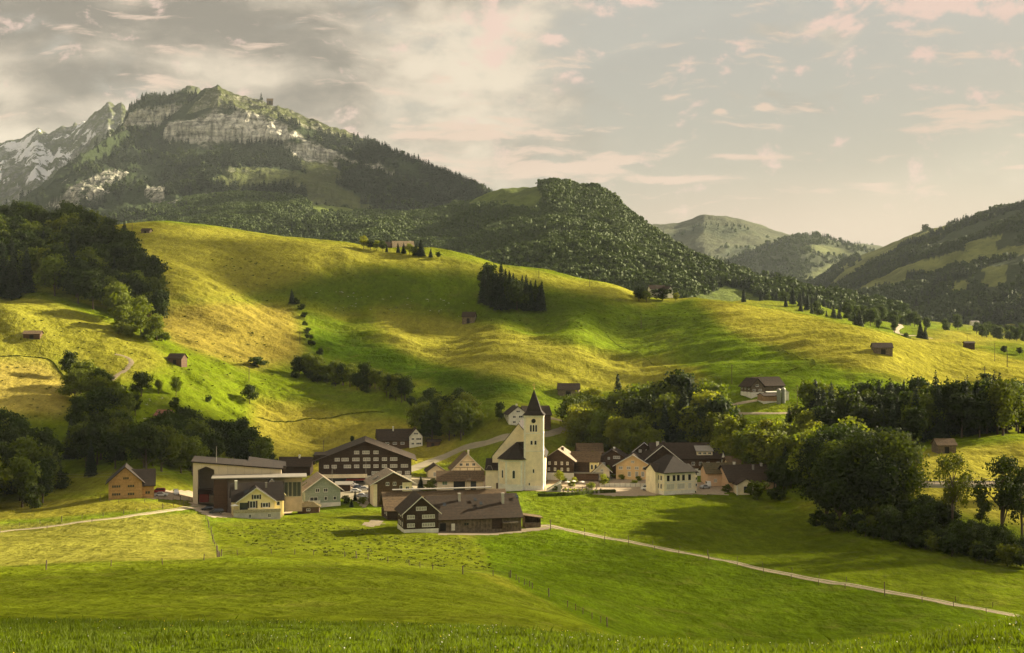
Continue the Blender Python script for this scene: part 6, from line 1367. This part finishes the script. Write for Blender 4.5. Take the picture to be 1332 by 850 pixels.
# ------------------------------------------------------------------ world
def world():
    w = bpy.data.worlds.new('World'); scene.world = w; w.use_nodes = True; nt = NT(w.node_tree); bg = nt.n['Background']
    K = 2**(-EXPO)
    d = nt.add('ShaderNodeTexCoord').outputs['Generated']; s = nt.add('ShaderNodeSeparateXYZ'); nt.l.new(d, s.inputs[0]); x, y, z = s.outputs
    hyp = nt.math('SQRT', nt.math('ADD', nt.math('MULTIPLY', x, x), nt.math('MULTIPLY', y, y)))
    U = nt.math('ARCTAN2', x, y); Vv = nt.math('DIVIDE', z, nt.math('MAXIMUM', hyp, .05))   # bearing and slope of the view ray
    cmb = nt.add('ShaderNodeCombineXYZ'); nt.l.new(U, cmb.inputs[0]); nt.l.new(Vv, cmb.inputs[1]); P = cmb.outputs[0]
    def blob(px, py, rx, ry, soft=1.0):
        a = nt.math('DIVIDE', nt.math('SUBTRACT', U, (px-CX)/F), rx/F); b = nt.math('DIVIDE', nt.math('SUBTRACT', Vv, (HY-py)/F), ry/F)
        r2 = nt.math('ADD', nt.math('MULTIPLY', a, a), nt.math('MULTIPLY', b, b))
        return nt.ramp(nt.math('SQRT', r2), 0, 1.0*soft, 1, 0)
    def mx(*v):
        o = v[0]
        for q in v[1:]: o = nt.math('MAXIMUM', o, q)
        return o
    c = lambda r,g,b: tuple(((q/255)/12.92 if q/255 < .04045 else (((q/255)+.055)/1.055)**2.4)*K for q in (r,g,b))
    sky = nt.add('ShaderNodeTexSky', sky_type='NISHITA', sun_disc=False); sky.sun_elevation = rad(SUN_EL); sky.sun_rotation = rad(90-SUN_AZ)
    sky.air_density = 1.2; sky.dust_density = 4; sky.ozone_density = 1
    ns = nt.add('ShaderNodeVectorMath', operation='SCALE'); nt.l.new(sky.outputs[0], ns.inputs[0]); ns.inputs['Scale'].default_value = .10
    veil = nt.mix(nt.ramp(Vv, -.01, .14), c(206,188,168), c(166,160,148))
    veil = nt.mix(nt.math('MULTIPLY', nt.ramp(U, .25, -.3), .5), veil, c(190,176,156))
    base = nt.mix(.90, ns.outputs[0], veil)
    wn = nt.add('ShaderNodeTexNoise'); nt.l.new(P, wn.inputs['Vector']); wn.inputs['Scale'].default_value = 9; wn.inputs['Detail'].default_value = 4
    wv = nt.add('ShaderNodeVectorMath', operation='SUBTRACT'); nt.l.new(wn.outputs['Color'], wv.inputs[0]); wv.inputs[1].default_value = (.5,.5,.5)
    ws = nt.add('ShaderNodeVectorMath', operation='SCALE'); nt.l.new(wv.outputs[0], ws.inputs[0]); ws.inputs['Scale'].default_value = .035
    wa = nt.add('ShaderNodeVectorMath', operation='ADD'); nt.l.new(P, wa.inputs[0]); nt.l.new(ws.outputs[0], wa.inputs[1]); PW = wa.outputs[0]
    # low, broad cloud on the left
    big = nt.noise(nt.map(PW, (1,2.3,1)), 7, 9, .58); fine = nt.noise(nt.map(PW, (1,1.6,1)), 24, 10, .62)
    shade = nt.noise(nt.map(PW, (1,2.6,1), (.4,.013,0)), 9, 8, .55)
    mleft = nt.ramp(nt.math('ADD', U, nt.math('MULTIPLY', nt.math('SUBTRACT', big, .5), .6)), .13, -.06)
    dens = nt.math('ADD', nt.math('MULTIPLY', big, .75), nt.math('MULTIPLY', fine, .35))
    cov = nt.math('MULTIPLY', nt.ramp(nt.math('ADD', dens, nt.math('MULTIPLY', mleft, .24)), .60, .78), nt.ramp(Vv, .045, .11))
    dark = mx(blob(60,45,330,75), blob(330,50,300,80), blob(160,120,230,55), blob(0,150,70,30))
    lit = mx(blob(40,130,140,70), blob(220,150,170,70), blob(580,110,190,150), blob(330,100,160,50), blob(640,40,130,70), blob(90,200,150,50))
    tone = nt.math('ADD', nt.math('MULTIPLY', nt.math('SUBTRACT', shade, .5), 2.7), nt.math('SUBTRACT', nt.math('MULTIPLY', lit, .55), nt.math('MULTIPLY', dark, .75)))
    tone = nt.math('ADD', tone, nt.math('MULTIPLY', nt.math('SUBTRACT', fine, .5), 1.4))
    ccol = nt.mix(nt.ramp(tone, -.7, .75), c(142,134,123), c(236,220,196))
    colr = nt.mix(nt.math('MULTIPLY', cov, .92), base, ccol)
    # peach clouds
    pf = nt.noise(nt.map(PW, (1,1.5,1), (.2,.3,0)), 30, 9, .62)
    pm = mx(blob(1075,45,60,36), blob(1250,15,260,60), blob(1120,5,140,40), blob(713,53,42,20), blob(770,5,100,26), blob(640,60,60,60))
    pc = nt.ramp(nt.math('ADD', nt.math('MULTIPLY', pm, .42), nt.math('MULTIPLY', nt.math('SUBTRACT', pf, .5), 1.9)), .13, .38)
    colr = nt.mix(nt.math('MULTIPLY', pc, .9), colr, c(236,206,190))
    st = nt.noise(nt.map(PW, (1,5.5,1), (.1,.7,0)), 16, 8, .6)
    sm = mx(blob(640,170,230,26), blob(760,215,160,20), blob(900,237,220,13), blob(1240,163,130,26), blob(990,142,20,9), blob(935,147,22,8), blob(960,207,90,8), blob(1300,229,50,5), blob(660,210,150,40))
    sc_ = nt.ramp(nt.math('ADD', nt.math('MULTIPLY', sm, .42), nt.math('MULTIPLY', nt.math('SUBTRACT', st, .5), 2.2)), .13, .44)
    colr = nt.mix(nt.math('MULTIPLY', sc_, .9), colr, c(232,206,184))
    colr = nt.mix(nt.math('MULTIPLY', blob(1090,310,520,100), .55), colr, c(238,214,188))
    # unseen sky behind the viewer, brightened to light the building fronts
    back = nt.ramp(y, .1, -.5, 1.0, BACKSKY)
    vm = nt.add('ShaderNodeVectorMath', operation='SCALE'); nt.l.new(colr, vm.inputs[0]); nt.l.new(back, vm.inputs['Scale'])
    nt.l.new(vm.outputs[0], bg.inputs['Color']); bg.inputs['Strength'].default_value = SKYS
world()
sl = bpy.data.lights.new('sun', 'SUN'); sl.energy = 5.0; sl.angle = rad(.5); sl.color = (1,.86,.60)
so = bpy.data.objects.new('sun', sl); link(so); so.rotation_euler = SUN.to_track_quat('Z', 'Y').to_euler()

cam = bpy.data.cameras.new('camera'); co = bpy.data.objects.new('camera', cam); link(co)
co.location = (0, 0, HC); co.rotation_euler = (PI/2, 0, 0); cam.sensor_fit = 'HORIZONTAL'; cam.sensor_width = 36; cam.lens = 36*F/1332
cam.shift_y = -(425-HY)/1332; cam.clip_start = .5; cam.clip_end = 60000
scene.camera = co
vs = scene.view_settings; vs.view_transform = 'Standard'; vs.look = 'None'; vs.exposure = EXPO; vs.gamma = 1
cy = scene.cycles; cy.use_denoising = True; cy.max_bounces = 4; cy.diffuse_bounces = 2; cy.glossy_bounces = 2; cy.transmission_bounces = 3; cy.transparent_max_bounces = 8; cy.volume_bounces = 0
cy.use_adaptive_sampling = True; cy.adaptive_threshold = .02; cy.sample_clamp_indirect = 6; cy.caustics_reflective = False; cy.caustics_refractive = False
